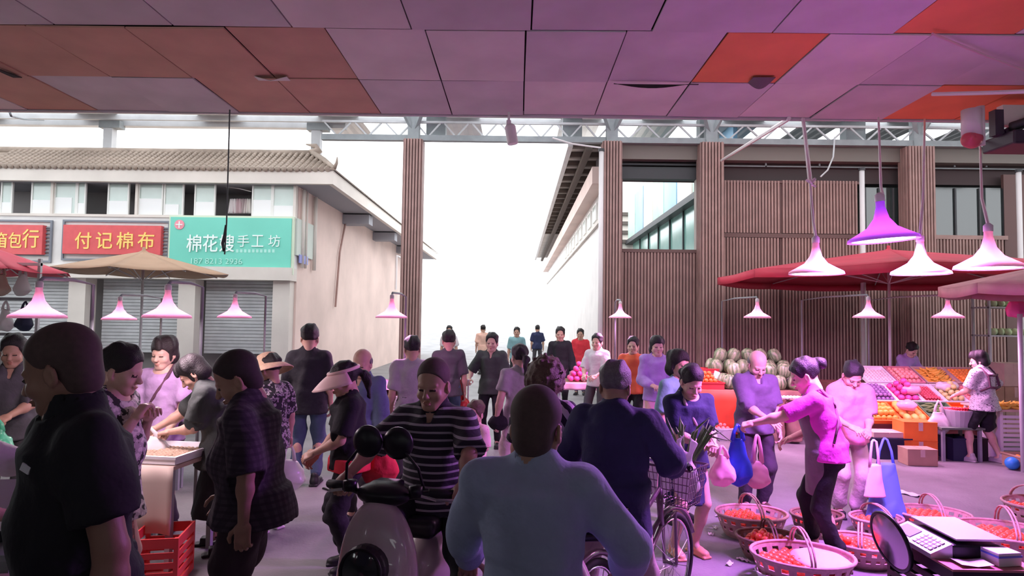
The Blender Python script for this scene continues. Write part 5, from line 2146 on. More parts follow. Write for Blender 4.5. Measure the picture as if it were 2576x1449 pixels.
cd = MB().quadgrid(lambda a, b: (-.085 + .17 * a, -.05 + .10 * b, .02 * abs(a - .5)), 6, 2).build('paper_sheet', M_foam, None, solid=.002)
cd.location = (cx - .08, cy - .225, .672)
tag(cd, 'folded white paper sheet at the crate front edge', 'paper')
mp_ = Vector((wp(2243, 1350, 3.8).x, 3.80, .68))
MM = Matrix.Rotation(R_(-14), 4, 'Y') @ Matrix.Rotation(R_(4), 4, 'Z') @ Matrix.Rotation(R_(-90), 4, 'Y')
t = thing('round_mirror', 'round black framed mirror on an arm beside the black crate', 'mirror', mp_)
MB().lathe([(.001, -.012), (.155, -.012), (.172, -.004), (.176, .010), (.166, .018), (.154, .014)], 36, MM, cap=False).build('frame', M_bplast, t, smooth=True)
MB().lathe([(.001, .022), (.09, .019), (.156, .012)], 36, MM, cap=False).build('mirror_face', mat('dull_mirror', (.42, .36, .44), .12, metal=1.0), t, smooth=True)
MB().tube([MM @ Vector((0, 0, -.012)), (.08, .05, -.02), (cx - .235 - mp_.x, .10, -.04)], .014, 8).build('mirror_arm', M_bplast, t, smooth=True)

# ------------------------------------------------------------------ fruit stalls on the right
def X(u, d, v=1000):
    return wp(u, v, d).x


# melon stall
d0 = 10.7
x0, x1 = X(1735, d0), X(2010, d0)
xm = X(1868, d0)
table('fruit table with an orange red front cloth under the mandarins', ((x0 + xm) / 2, d0 + .55, 0), (xm - x0 - .02, 1.2, .80), M_wood, cloth=mat('orange_red_cloth', (.80, .09, .03), .6, noise=.1), ch=.72)
table('long fruit table under the watermelons with a brown front', ((xm + x1) / 2, d0 + .55, 0), (x1 - xm, 1.2, .80), M_wood, cloth=mat('brown_front', (.24, .13, .10), .8, noise=.2), ch=.6)
st = thing('display_step', 'raised wooden step carrying the rear watermelons', 'step', (X(1930, d0), d0 + .92, .80))
MB().box((-.85, -.24, .0), (.85, .24, .03)).build('step_base', M_wood, st)
MB().box((-.85, -.24, .03), (-.81, .24, .20)).build('step_side', M_wood, st)
MB().box((.81, -.24, .03), (.85, .24, .20)).build('step_side', M_wood, st)
MB().box((-.85, -.24, .20), (.85, .24, .22)).build('step_top', M_wood, st)
openbox('fruit_box', 'red cardboard tray of mandarins beside the watermelons', 'box', (X(1790, d0), d0 + .25, .80), (.46, .40, .12), M_rcr, fill=.3)
pile('orange', X(1790, d0), d0 + .25, .84, .40, .34, 44, 'mandarin orange heaped in the red tray beside the watermelons', 'oranges in the red tray', seed=1)
openbox('fruit_box', 'orange tray of papayas at the left of the melon stall', 'box', (X(1778, d0), d0 + .72, .80), (.46, .38, .16), M_ocr, fill=.5)
pile('papaya', X(1778, d0), d0 + .72, .90, .42, .34, 12, 'golden papaya in the tray behind the mandarins', 'papayas on the melon stall', seed=2)
pc = MB().box((-.05, -.004, 0), (.05, .004, .13)).build('price_card', M_foam)
pc.location = (X(1822, d0), d0 + .46, .95)
pc.rotation_euler = (-.3, .35, 0)
tag(pc, 'blank white price card stuck above the mandarins', 'card')
openbox('fruit_box', 'bright red box behind the white price card', 'box', (X(1822, d0), d0 + .85, .80), (.26, .30, .30), M_rcr)
for (u, n, w, dd, z) in ((1862, 9, .55, .30, .80), (1955, 15, 1.0, .30, .80), (1930, 22, 1.6, .92, 1.02)):
    pile('watermelon', X(u, d0), d0 + dd, z, w, .5, n, 'striped green watermelon ' + {1862: 'at the front left of the melon table', 1955: 'at the front right of the melon table', 1930: 'on the raised rear step of the melon table'}[u], 'watermelons, ' + {1862: 'front left', 1955: 'front right', 1930: 'rear step'}[u], seed=u)
for i, u in enumerate((1905, 1955, 2000)):
    sc_ = thing('sack', ('brown sack leaning against the melon table behind the old man', 'brown sack before the melon table, middle one', 'brown sack before the melon table beside the magenta vendor')[i], 'sack', (X(u, 10.35), 10.4, 0))
    v = Vox((-.2, -.2, -.02), (.2, .2, .8), .016)
    v.slab((0, 0, .03), (0, 0, .62), (1, 0, 0), (0, 1, 0), (.13, .12), (.12, .11), k=.06).ell((0, 0, .64), (.12, .11, .06), k=.04).folds(.01, i, 26)
    vox_obj('sack_body', v, mat('sack_brown', (.34, .20, .16), .9, noise=.2), sc_)
    MB().tube([(.11 * math.cos(a), .10 * math.sin(a), .70) for a in [k * .5236 for k in range(12)]], .02, 6, closed=True).build('rolled_top', MATS['sack_brown'], sc_, smooth=True)
pile('garlic', X(1985, 10.4), 10.4, .70, .5, .18, 26, 'pale garlic bulb on top of the brown sacks', 'garlic on the sacks', seed=4)
# ground baskets before it
def tub(label, u, v, r, h, m, kind, n, lab, grp, oval=1.1):
    c = gp(u, v)
    t = thing('fruit_tub', label, 'tub', c)
    MB().lathe([(.001, .012), (r * .8, .012), (r, h), (r * 1.04, h), (r * 1.04, h - .02), (r * .99, h - .02), (r * .8, 0), (.001, 0)], 24, cap=False).build('tub_wall', m, t, smooth=False)
    MB().lathe([(.001, h * .72), (r * .93, h * .70)], 24, cap=False).build('fruit_bed', MATS['red_fruit_bed'] if kind != 'mandarin' else mat('orange_fruit_bed', (.6, .25, .05), .7), t)
    pile(kind, c.x, c.y, h * .70, r * 1.35, r * 1.35, n, lab, grp, seed=int(u))


tub('tub of pink peaches before the orange cloth, left one', 1808, 1102, .26, .20, M_foam, 'peach', 40, 'pink peach heaped in the tubs before the fruit table', 'peaches in tubs')
tub('tub of pink peaches before the orange cloth, right one', 1862, 1098, .22, .22, M_wickd, 'peach', 30, 'pink peach heaped in the tubs before the fruit table', 'peaches in tubs')
tub('tub of mandarins between the old man and the vendor', 1966, 1102, .24, .24, M_wick, 'mandarin', 36, 'mandarin heaped in the tub between old man and vendor', 'mandarins in the tub')
# stepped stall further right
d1 = 9.75
sx0, sx1 = X(2165, d1), X(2470, d1)
stand = thing('display_stand', 'dark wooden stepped stand under the fruit trays', 'stand', ((sx0 + sx1) / 2, d1, 0))
SW = (sx1 - sx0) / 2
for k, (ya, yb, za) in enumerate(((0, .46, .46), (.46, .96, .70), (.96, 1.5, .95))):
    MB().box((-SW, ya, 0), (SW, yb, za)).build('step', mat('dark_red_wood', (.16, .06, .045), .7, noise=.2), stand)


def tray(label, u, row, w, kind, n, lab, grp, m=M_foam, h=.07, seed=0):
    y, z, ang = d1 + (.22, .70, 1.20)[row], (.50, .74, .99)[row], R_(26)
    dp = .50
    c = Vector((X(u, y), y, z + .04))
    b = openbox('fruit_tray', label, 'tray', c, (w, dp, h), m, t=.008)
    b.rotation_euler = (ang, 0, 0)
    g = random.Random(seed or int(u) + row)
    me = fruit_mesh(kind)
    r = FSIZE.get(kind) or max(v.co.z for v in me.vertices)
    lng = kind in ('banana', 'leaf')
    px, py = (.15, .045) if lng else (2.02 * r, 2.02 * r)
    nx, ny = max(1, int((w - .02) / px)), max(1, int((dp - .02) / py))
    k, lay = 0, 0
    M = Matrix.Translation(c) @ Matrix.Rotation(ang, 4, 'X')
    while k < n and nx > 0 and ny > 0:
        for jj in range(ny):
            for ii in range(nx):
                if k >= n:
                    break
                p = M @ Vector(((ii - (nx - 1) / 2) * px + g.uniform(-.1, .1) * r, (jj - (ny - 1) / 2) * py + g.uniform(-.1, .1) * r, .012 + r + lay * r * 1.6))
                o = bpy.data.objects.new(kind, me)
                link(o)
                o.location = p
                o.rotation_euler = (ang + g.uniform(-.2, .2), g.uniform(-.2, .2), g.uniform(-.5, .5)) if lng else ((ang - 1.57, 0, g.uniform(-.3, .3)) if kind in ('mango', 'papaya') else (g.uniform(0, 6), g.uniform(0, 6), 0))
                tag(o, lab, {'leaf': 'greens'}.get(kind, kind), grp)
                k += 1
        lay += 1
        nx -= 1
        ny -= 1


tray('orange tray of mangoes at the front left of the stepped stall', 2205, 0, .46, 'mango', 34, 'orange mango in the front tray of the stepped stall', 'mangoes on the stepped stall', M_ocr)
tray('orange tray of papayas beside the mangoes', 2282, 0, .44, 'papaya', 12, 'golden papaya in the front tray of the stepped stall', 'papayas on the stepped stall', M_ocr)
tray('green tray of leafy greens at the front of the stepped stall', 2362, 0, .46, 'leaf', 60, 'green leafy stalk in the front tray of the stepped stall', 'greens on the stepped stall', mat('green_tray', (.10, .22, .10), .5))
tray('orange tray of mandarins at the front right of the stepped stall', 2435, 0, .38, 'mandarin', 30, 'mandarin in the front tray of the stepped stall', 'mandarins on the stepped stall', M_ocr)
tray('white tray of plums on the second step', 2200, 1, .44, 'plum', 60, 'dusky violet plum on the second step', 'plums on the second step')
tray('white tray of dragon fruit on the second step', 2268, 1, .38, 'dragonfruit', 24, 'magenta dragon fruit on the second step', 'dragon fruit on the second step')
tray('white tray of lychees on the second step', 2328, 1, .32, 'lychee', 60, 'red brown lychee on the second step', 'lychees on the second step')
tray('white tray of pears on the second step', 2385, 1, .34, 'pear', 26, 'yellow green pear on the second step', 'pears on the second step')
tray('pink tray of peaches on the second step', 2440, 1, .34, 'peach', 34, 'pink peach on the second step', 'peaches on the second step', M_upink)
tray('white tray of pale garlic on the top step', 2200, 2, .46, 'garlic', 60, 'pale garlic bulb on the top step', 'garlic on the top step')
tray('pink tray of peaches on the top step', 2272, 2, .42, 'peach', 44, 'pink peach on the top step', 'peaches on the top step', M_upink)
tray('brown tray of bananas on the top step', 2350, 2, .52, 'banana', 60, 'yellow banana heaped in the middle tray of the top step', 'bananas on the top step', M_cardl)
tray('brown tray of mandarins on the top step', 2430, 2, .48, 'mandarin', 60, 'mandarin on the top step', 'mandarins on the top step', M_cardl)
for i, (u, c_) in enumerate(((2262, P_pink), (2318, P_pink))):
    lump('plastic_bag', ('pink plastic bag lying on the papayas', 'pink plastic bag lying on the lychees')[i], 'bag', (X(u, d1 + .3), d1 + .10 + .45 * i, .62 + .19 * i), (.15, .09, .08), c_, seed=20 + i)
lump('plastic_bag', 'white plastic bag on the pears beside the strapped woman', 'bag', (X(2385, d1 + .7), d1 + .72, .86), (.18, .12, .08), P_white, seed=31)
for k in range(2):
    closedbox('orange_carton', ('lower orange carton standing before the stepped stall', 'upper orange carton standing before the stepped stall')[k], 'box', (X(2297, 9.45, 1060), 9.42, .0 + k * .27), (.46, .34, .262), M_ocr, rz=-.08, group='orange cartons before the stall')
openbox('storage_crate', 'dark navy crate on the floor beside the orange cartons', 'crate', (X(2224, 9.5, 1100), 9.45, 0), (.52, .36, .30), M_navy, fill=.9)
closedbox('cardboard_box', 'flat grey box lying on the dark navy crate', 'box', (X(2218, 9.5, 1100), 9.45, .302), (.46, .32, .07), M_cardl, tape=False)
closedbox('cardboard_box', 'cardboard box on the floor before the orange cartons', 'box', (X(2302, 9.05, 1120), 9.0, 0), (.40, .26, .22), M_card, rz=-.05)
fn = lump('yellow_sheet', 'crumpled yellow wrapper beside the cardboard box', 'wrapper', gp(2345, 1128), (.10, .05, .09), mat('yellow_wrap', (.85, .50, .06), .5), seed=7)
fn.location.z = .0
bag('white carrier bag hanging before the stepped stall', Vector((X(2356, 9.4, 1030), 9.35, .83)), .34, .48, P_white, dep=.45)
t = table('green topped side table under the cherry tub', (X(2395, 9.4), 9.42, 0), (.62, .5, .48), mat('green_top', (.14, .20, .14), .6))
c = Vector((X(2408, 9.4), 9.38, .48))
t = thing('cherry_tub', 'grey tub full of red cherries beside the strapped woman', 'tub', c)
MB().lathe([(.001, .01), (.17, .01), (.22, .24), (.235, .24), (.235, .22), (.18, 0), (.001, 0)], 24, cap=False).build('tub_wall', mat('grey_tub', (.40, .38, .40), .5), t)
MB().lathe([(.001, .21), (.212, .20)], 24, cap=False).build('fruit_bed', MATS['red_fruit_bed'], t)
pile('cherry', c.x, c.y, c.z + .20, .30, .30, 64, 'dark red cherry in the grey tub', 'cherries in the grey tub', seed=3)
for k, (u, s_) in enumerate(((2395, 0), (2440, 1))):
    openbox('storage_crate', ('dark crate under the green topped table', 'black crate beside the strapped woman on the floor')[k], 'crate', (X(u, 9.45, 1120), 9.42 + .02 * k, 0), (.25, .36, .32), M_navy if k == 0 else M_blk)
# banana table right
d2 = 9.2
table('white slatted banana table at the right edge', (X(2600, d2), d2 + .4, 0), (.98, .8, .74), M_cardl, legm=M_foam)
sl_t = thing('slatted_crate', 'white slatted crate under the bananas at the right edge', 'crate', (X(2600, d2), d2 + .3, 0))
for k in range(8):
    MB().box((-.42, -.26, .16 + k * .065), (.42, -.24, .20 + k * .065)).build('slat', M_foam, sl_t)
for s in (-1, 1):
    MB().box((s * .42 - .02, -.25, 0), (s * .42 + .02, .2, .70)).build('end_panel', M_foam, sl_t)
pile('banana', X(2600, d2), d2 + .35, .74, .95, .7, 80, 'yellow banana heaped on the right edge table', 'bananas on the right table', seed=8)
openbox('fruit_tray', 'low tray of mandarins on the floor at the right edge', 'tray', (X(2590, 9.0, 1110), 8.85, 0), (.7, .4, .18), M_card, fill=.6)
pile('mandarin', X(2590, 9.0, 1110), 8.85, .12, .66, .36, 30, 'mandarin in the low floor tray at the right edge', 'mandarins in the floor tray', seed=9)
o = lump('ball', 'small blue ball on the floor beside the right table', 'ball', (X(2524, 8.9, 1120), 8.75, 0), (.085, .085, .085), mat('blue_ball', (.03, .22, .62), .4), fold=.0, seed=1)
for k, (u, z) in enumerate(((2500, 0), (2500, .42), (2560, 0), (2560, .42), (2560, .84))):
    closedbox('cardboard_box', ['brown carton at the bottom of the stack left of the pole', 'brown carton on top of the stack left of the pole', 'brown carton lowest in the tall stack at the right edge', 'brown carton in the middle of the tall stack at the right edge', 'brown carton topmost in the tall stack at the right edge'][k], 'box', (X(u, 11.6), 11.8 + .01 * k, .0 + z + (.62 if False else 0)), (.40, .40, .41), M_card if k % 2 else M_cardl, group='cartons at the right edge')
st = thing('shelf_rack', 'steel rack with green produce at the right edge', 'rack', (X(2560, 12.6), 12.6, 0))
for z in (1.2, 1.75, 2.3):
    MB().box((-.7, -.25, z - .03), (.7, .25, z)).build('shelf', M_steel_l, st)
for s in (-1, 1):
    for y in (-.22, .22):
        MB().box((s * .68 - .02, y - .02, 0), (s * .68 + .02, y + .02, 2.7)).build('upright', M_steel_l, st)
pile('cabbage', X(2560, 12.6), 12.6, 2.3, 1.2, .4, 14, 'green cabbage on the top shelf of the steel rack', 'cabbages on the rack', seed=4)
pile('cabbage', X(2560, 12.6), 12.6, 1.75, 1.2, .4, 14, 'green cabbage on the middle shelf of the steel rack', 'cabbages on the middle rack shelf', seed=5)
bl = lump('balloon', 'pink balloon like bag beside the pole at the right edge', 'balloon', wp(2558, 800, 9.0), (.13, .10, .13), mat('pink_bag_film', (.80, .10, .35), .4), seed=3)
pl = MB().tube([wp(2572, 0, 9.0).xyz * 1 if False else Vector((X(2568, 8.6, 900), 8.6, 0)), Vector((X(2568, 8.6, 900), 8.6, 2.1))], .03, 8).build('stand_pole', M_steel_l, smooth=True)
tag(pl, 'grey steel stand pole at the right picture edge', 'pole')

# ------------------------------------------------------------------ middle stalls toward the street
d3 = 12.2
table('wooden stall table with pink goods beside the street', (X(1480, d3), d3, 0), (1.25, .8, .78), M_wood, cloth=mat('pale_pink_cloth', (.75, .45, .55), .7), ch=.14)
pile('dragonfruit', X(1455, d3), d3 - .1, .78, .55, .5, 36, 'magenta dragon fruit on the wooden stall beside the street', 'dragon fruit beside the street', seed=14)
pile('peach', X(1515, d3), d3 - .1, .78, .45, .5, 36, 'pink peach on the wooden stall beside the street', 'peaches beside the street', seed=15)
d4 = 7.9
table('stall table draped with pink and violet cloth in the middle', (X(948, d4), d4 + .5, 0), (.9, 1.0, .98), M_wood, cloth=None)
t = thing('draped_cloth', 'shiny pink violet cloth draped over the middle stall table', 'cloth', (X(948, d4), d4 + .5, .985))
MB().quadgrid(lambda a, b: (-.47 + .94 * a, -.52 + 1.04 * b, .012 + .05 * math.sin(a * 9 + b * 5) * math.sin(b * 7) + .05), 20, 20).build('cloth_sheet', ramp_mat('pink_violet_cloth', 'wave', [(0, (.80, .10, .35)), (.5, (.45, .12, .62)), (1, (.85, .30, .45))], scale=1.2, interp='LINEAR', bands='DIAGONAL', distortion=2, rough=.35), t, smooth=True, solid=.004)
t = thing('sign_stand', 'white standing board with faded red lettering beside the middle stall', 'sign', (X(985, d4), d4 - .15, 0), .25)
MB().box((-.14, -.01, .16), (.14, .01, .98)).build('board', M_foam, t, bevel=.003)
for s in (-1, 1):
    MB().box((s * .12 - .01, 0, 0), (s * .12 + .01, .03, .98)).build('leg', M_steel_l, t)
M_let = mat('faded_red_lettering', (.55, .25, .35), .6)
M_let2 = mat('faded_grey_lettering', (.35, .30, .40), .6)
for r in range(3):
    for c_ in range(2):
        for k in range(3):
            MB().box((-.09 + c_ * .10, -.013, .80 - r * .17 + k * .035), (-.02 + c_ * .10, -.010, .812 - r * .17 + k * .035)).build('lettering', M_let if r < 2 else M_let2, t)
        MB().box((-.06 + c_ * .10, -.013, .79 - r * .17), (-.05 + c_ * .10, -.010, .89 - r * .17)).build('lettering', M_let if r < 2 else M_let2, t)

# ------------------------------------------------------------------ stalls on the left
d5 = 5.0
lx = X(385, d5, 1120)
table('cream table with a tray of mushrooms before the lavender woman', (lx, d5 + .15, 0), (.62, .62, .80), M_cardl, cloth=mat('cream_cloth', (.60, .50, .42), .8), ch=.5, rz=-.12)
openbox('shallow_tray', 'shallow white tray of brown mushrooms on the cream table', 'tray', (lx, d5 + .15, .805), (.60, .56, .06), M_foam, rz=-.12)
pile('mushroom', lx, d5 + .15, .82, .54, .50, 170, 'small brown mushroom in the white tray', 'mushrooms in the white tray', rz=-.12, seed=6, jit=2.5)
slat_crate('red slatted crate on the floor under the mushroom table', (X(408, 4.7, 1250), 4.72, 0), (.34, .40, .36), M_rcr, .2)
# vegetables behind
d6 = 7.2
table('long vegetable table behind the lavender woman', (X(310, d6), d6 + .3, 0), (1.5, .9, .80), M_wood, cloth=mat('grey_cloth', (.30, .26, .26), .8), ch=.3)
pile('radish', X(320, d6), d6 + .15, .80, .62, .5, 24, 'pale green gourd stacked on the left vegetable table', 'gourds on the left table', seed=2)
pile('cabbage', X(365, d6), d6 + .35, .80, .55, .55, 22, 'round green cabbage on the left vegetable table', 'cabbages on the left table', seed=3)
pile('melon', X(270, d6), d6 + .3, .80, .55, .5, 12, 'yellow melon on the left vegetable table', 'melons on the left table', seed=3)
openbox('fruit_box', 'yellow box behind the gourds on the vegetable table', 'box', (X(350, d6), d6 + .62, .80), (.7, .2, .34), mat('yellow_box', (.62, .48, .06), .6))
lump('plastic_bag', 'red plastic bag between the gourds and the bare shouldered woman', 'bag', (X(308, 7.2), 7.14, .80), (.14, .08, .12), P_red, seed=41)
openbox('fruit_box', 'red tray beside the man in the checked shirt', 'box', (X(545, 7.4), 7.4, .78), (.5, .4, .14), M_rcr)
table('table carrying the red tray in the left background', (X(560, 7.4), 7.45, 0), (.8, .6, .78), M_wood)
pile('garlic', X(545, 7.4), 7.4, .80, .44, .34, 40, 'pale bulb in the red tray in the left background', 'bulbs in the red tray', seed=12)
# left edge stall: scale and roots
d7 = 3.1
table('grey stall table at the left picture edge', (X(-30, d7, 1150) , d7 + .05, 0), (.62, .55, .86), M_steel)
t = thing('kitchen_scale', 'white weighing scale at the left picture edge', 'scale', (X(18, 3.15, 1130), 3.12, .862), .2)
MB().box((-.12, -.12, 0), (.12, .12, .05)).build('scale_base', M_bplast, t, bevel=.01)
MB().box((-.16, -.14, .06), (.17, .14, .075)).build('weighing_plate', M_foam, t, bevel=.006)
MB().box((-.03, -.03, .05), (.03, .03, .06)).build('plate_support', M_steel, t)
sp = MB().box((-.10, -.012, 0), (.10, .012, .26), Matrix.Rotation(-.25, 4, 'X')).build('display_panel', M_sil, t)
t = table('low table of white roots at the left edge', (X(5, 2.75, 1230), 2.72, 0), (.34, .4, .70), M_wood)
g = random.Random(77)
M_root = mat('pale_root', (.62, .52, .38), .7, noise=.2, nscale=20)
rme = MB().tube([(-.09, 0, 0), (-.04, .01, .008), (.03, -.008, .004), (.09, .004, -.01)], [.006, .011, .011, .003], 6).mesh('root', M_root, True)
for k in range(70):
    o = bpy.data.objects.new('ginseng_root', rme)
    link(o)
    o.location = (X(5, 2.75, 1230) + g.uniform(-.12, .12), 2.72 + g.uniform(-.15, .15), .712 + .012 * (k // 12))
    o.rotation_euler = (g.uniform(-.2, .2), g.uniform(-.2, .2), g.uniform(0, 6.28))
    tag(o, 'pale thin root heaped at the left edge', 'root', 'roots at the left edge')
rk = thing('display_rack', 'steel rack hung with bags at the left edge behind the crowd', 'rack', (X(0, 9.0, 760), 9.0, 0))
for s in (-1, 1):
    MB().box((s * .55 - .02, -.02, 0), (s * .55 + .02, .02, 2.7)).build('upright', M_steel_l, rk)
for z in (1.6, 2.1, 2.6):
    MB().box((-.57, -.03, z), (.57, .03, z + .04)).build('rail', M_foam if z > 2.5 else M_steel, rk)
rx = X(0, 9.0, 760)
for k, (dx, z, m_) in enumerate(((-.3, 2.58, P_white), (.02, 2.58, M_cardl), (.32, 2.58, P_white), (-.2, 2.08, P_pink), (.1, 2.08, P_white), (.38, 2.08, M_navy))):
    bag(['white bag on the top rail of the left rack, leftmost', 'tan bag on the top rail of the left rack', 'white bag on the top rail of the left rack, rightmost', 'pink bag on the middle rail of the left rack', 'white bag on the middle rail of the left rack', 'dark bag on the middle rail of the left rack'][k], Vector((rx + dx, 9.0 - .02, z)), .24, .42, m_, vx=.018, handle=.1)
pb = MB().box((-.15, -.02, 0), (.15, .02, .34)).build('poster_board', mat('pink_board', (.85, .40, .62), .5))
pb.location = (X(72, 6.4, 915), 6.4, 1.28)
tag(pb, 'pink board behind the stallholder in the grey polo', 'board')
pbt = table('table under the pink board at the left', (X(72, 6.4, 915), 6.45, 0), (.5, .4, 1.27), M_rcr)
# litter on the floor
M_lit = mat('paper_litter', (.75, .72, .72), .8)
for k, (u, v, s_) in enumerate(((395, 1366, .07), (425, 1308, .05), (410, 1318, .04), (2245, 1240, .12), (2285, 1243, .14), (2190, 1252, .10), (1800, 1330, .03), (1790, 1346, .03), (1835, 1421, .04), (1870, 1410, .05), (1806, 1300, .025))):
    c = gp(u, v)
    o = MB().quadgrid(lambda a, b: ((a - .5) * s_ * 2, (b - .5) * s_, .006 + .012 * math.sin(a * 7 + k) ** 2 + .008 * math.sin(b * 6)), 8, 5).build('litter', M_lit if k not in (3, 5) else M_leek, None, smooth=True, solid=.002)
    o.location = c
    o.rotation_euler = (0, 0, k * 1.3)
    tag(o, ['scrap of white paper by the dark sandal', 'crumpled white scrap beside the red crate', 'small white scrap beside the red crate', 'wilted dark leaf on the floor right of the pink woman', 'flat pale scrap on the open floor at the right', 'dark stalk on the floor beside the pink woman', 'white crumb on the floor left of the rear basket', 'white crumb on the floor below the rear basket', 'pale peel on the floor left of the front baskets', 'pale peel scrap near the lower edge', 'tiny white crumb beside the rear basket'][k], 'litter')
# ------------------------------------------------------------------ the crowd
def at(u, d, v=1050):
    p = wp(u, v, d)
    return (p.x, p.y, 0)


C = {}
for n_, c_ in (('black', (.012, .012, .016)), ('charcoal', (.045, .04, .045)), ('navy', (.02, .025, .075)), ('lavender', (.46, .30, .52)), ('blueshirt', (.36, .42, .58)),
               ('jacket', (.035, .035, .10)), ('jeans', (.06, .09, .15)), ('denimshirt', (.10, .13, .22)), ('purpleshirt', (.15, .105, .20)), ('darktrs', (.05, .035, .06)),
               ('magenta', (.80, .07, .60)), ('apron', (.20, .16, .18)), ('pinkset', (.82, .32, .48)), ('paletrs', (.62, .50, .50)), ('greyp', (.07, .065, .075)), ('khaki', (.46, .36, .36)),
               ('teal', (.22, .42, .44)), ('greyt', (.34, .32, .34)), ('whitet', (.68, .64, .66)), ('peach', (.72, .45, .36)), ('redbag', (.70, .04, .06)), ('brownskirt', (.26, .08, .07)),
               ('darkgreen', (.05, .06, .055)), ('violet', (.40, .28, .58)), ('pinkapron', (.85, .42, .62)), ('shortsd', (.055, .035, .045)), ('strap', (.12, .05, .08))):
    C[n_] = mat('cloth_' + n_, c_, .85, noise=.14, nscale=7, bump=.55, bscale=13)
C['stripe'] = ramp_mat('striped_polo_knit', 'wave', [(0, (.016, .013, .022)), (.80, (.34, .31, .35))], scale=7.2, bands='Z', rough=.85)
C['floral'] = ramp_mat('floral_grey_print', 'noise', [(0, (.03, .03, .03)), (.47, (.45, .42, .40)), (.60, (.70, .66, .62))], scale=24, rough=.85)
C['floral2'] = ramp_mat('floral_dark_print', 'noise', [(0, (.02, .02, .022)), (.52, (.40, .37, .37)), (.62, (.12, .11, .12))], scale=26, rough=.85)
C['floral3'] = ramp_mat('red_brown_print', 'noise', [(0, (.10, .03, .03)), (.5, (.30, .09, .08)), (.62, (.45, .25, .22))], scale=20, rough=.85)
C['zebra'] = ramp_mat('zebra_print', 'wave', [(0, (.02, .016, .03)), (.5, (.62, .52, .60))], scale=5, bands='DIAGONAL', distortion=6, rough=.85)
C['check'] = check_mat('dark_check', (.038, .028, .042), (.075, .055, .075), (.02, .015, .025), 9)
C['scribble'] = ramp_mat('pale_scribble_print', 'noise', [(0, (.10, .08, .12)), (.40, (.58, .54, .58))], scale=38, stretch=(1, 1, 2.2), rough=.85)


def child_tube(P, name, pts, r, m, n=8):
    return MB().tube(pts, r, n).build(name, m, P['root'], smooth=True)


def strap_around(P, m, side=1, r=.014, z0=-.10, name='shoulder_strap', out=.150):
    """strap from one shoulder across the chest and back to the other hip"""
    N, Pp, fw, rt, up = P['N'], P['P'], P['fw'], P['rt'], P['up']
    a = N - up * .02 + rt * side * .09
    h = Pp + Vector((-side * .19, 0, z0 + .12))
    f1 = P['mid'] + fw * out * .86 + up * .05
    b1 = P['mid'] - fw * out * .86 + up * .05
    child_tube(P, name, [a + up * .045, a + fw * .10 - up * .05, f1, h + Vector((0, .05, 0))], r, m)
    child_tube(P, name, [a + up * .045, a - fw * .10 - up * .05, b1, h - Vector((0, .05, 0))], r, m)
    return h


# man in black at the left front
P = person('man in a black polo shirt with a small white chest mark, left front', at(222, 2.12, 1100), 134, 1.90, .0125, 'dark', ('grey_buzz', 'hair_stubble'),
           dict(kind='polo', mat=C['black'], loose=.030, sleeve=.38, neck='round', collar=True, hem=.20), ('trousers', C['black'], .95), lean=5, nod=14, hyaw=-38, belly=.02, wide=1.0,
           L=(-.27, -.02, .80), R=(.26, .10, .82), head=.99)
sh = [o for o in P['root'].children if o.name.startswith('shirt')][0]
co = np.empty(len(sh.data.vertices) * 3, np.float32)
sh.data.vertices.foreach_get('co', co)
co = co.reshape(-1, 3) - np.array(P['mid'], np.float32)
sel = (np.abs(co @ np.array(P['rt']) + .085) < .02) & (np.abs(co @ np.array(P['up']) - .16) < .02)
fr = float((co[sel] @ np.array(P['fw'])).max())
lg = MB().box((-.016, -.002, -.010), (.016, .002, .010), Matrix.Rotation(-.35, 4, 'Y')).build('chest_mark', M_foam, P['root'])
lg.location = P['mid'] + P['fw'] * (fr - .006) + P['up'] * .16 - P['rt'] * .100
lg.rotation_euler = (.1, 0, .55)

# bare armed woman with floral dress behind him
P = person('bare armed woman in a grey floral dress facing right behind the man in black', at(268, 3.85, 1000), -86, 1.72, .015, 'light', ('short', 'hair_black'),
           dict(kind='dress', mat=C['floral'], loose=.035, sleeve=0, neck='wide', hem=.22, flare=.03), ('skirt', C['floral3'], .32, .07), lean=6, nod=12, belly=.06,
           R=(.10, .22, 1.30), L=(-.10, .20, 1.27), hands=('pinch', 'pinch'))
hd = P['hand']['R']
bag('long white cloth bag hanging from the woman in the floral dress', P['WM'] @ Vector((.30, .10, .92)), .20, .62, mat('white_cloth_bag', (.66, .58, .55), .85), dep=.5, name='cloth_bag', full=.6)

# lavender seller
P = person('woman in a lavender t-shirt behind the mushroom table', at(413, 5.75, 980), 176, 1.70, .016, 'light', ('bob', 'hair_dark'),
           dict(kind='t', mat=C['lavender'], sleeve=.42, neck='wide', loose=.02), ('trousers', C['charcoal'], .95), nod=8, wide=1.02, L=(-.16, .20, .90), R=(.18, .18, .88))
strap_around(P, C['strap'], -1)

# woman in the black dress bending over the tray
P = person('woman in a black dress bending over the mushroom tray with a plastic bag', at(562, 5.35, 1100), 108, 1.62, .014, 'mid', ('bob', 'hair_black'),
           dict(kind='dress', mat=C['darkgreen'], sleeve=.40, loose=.045, hem=.20, flare=.06, neck='v'), ('skirt', C['black'], .32, .10), lean=24, nod=28, wide=1.05,
           L=(-.02, .42, 1.02), R=(.16, .62, .98), hands=('grip', 'pinch'), feet=((-.13, -.04), (.13, .06)), shoes=('sandal', 'shoe_black'))
bag('clear white plastic bag of mushrooms in the bending woman hand', P['hand']['L'] + Vector((-.08, -.03, .05)), .36, .40, P_white, dep=.6, full=.9, yaw=.4, handle=.10)

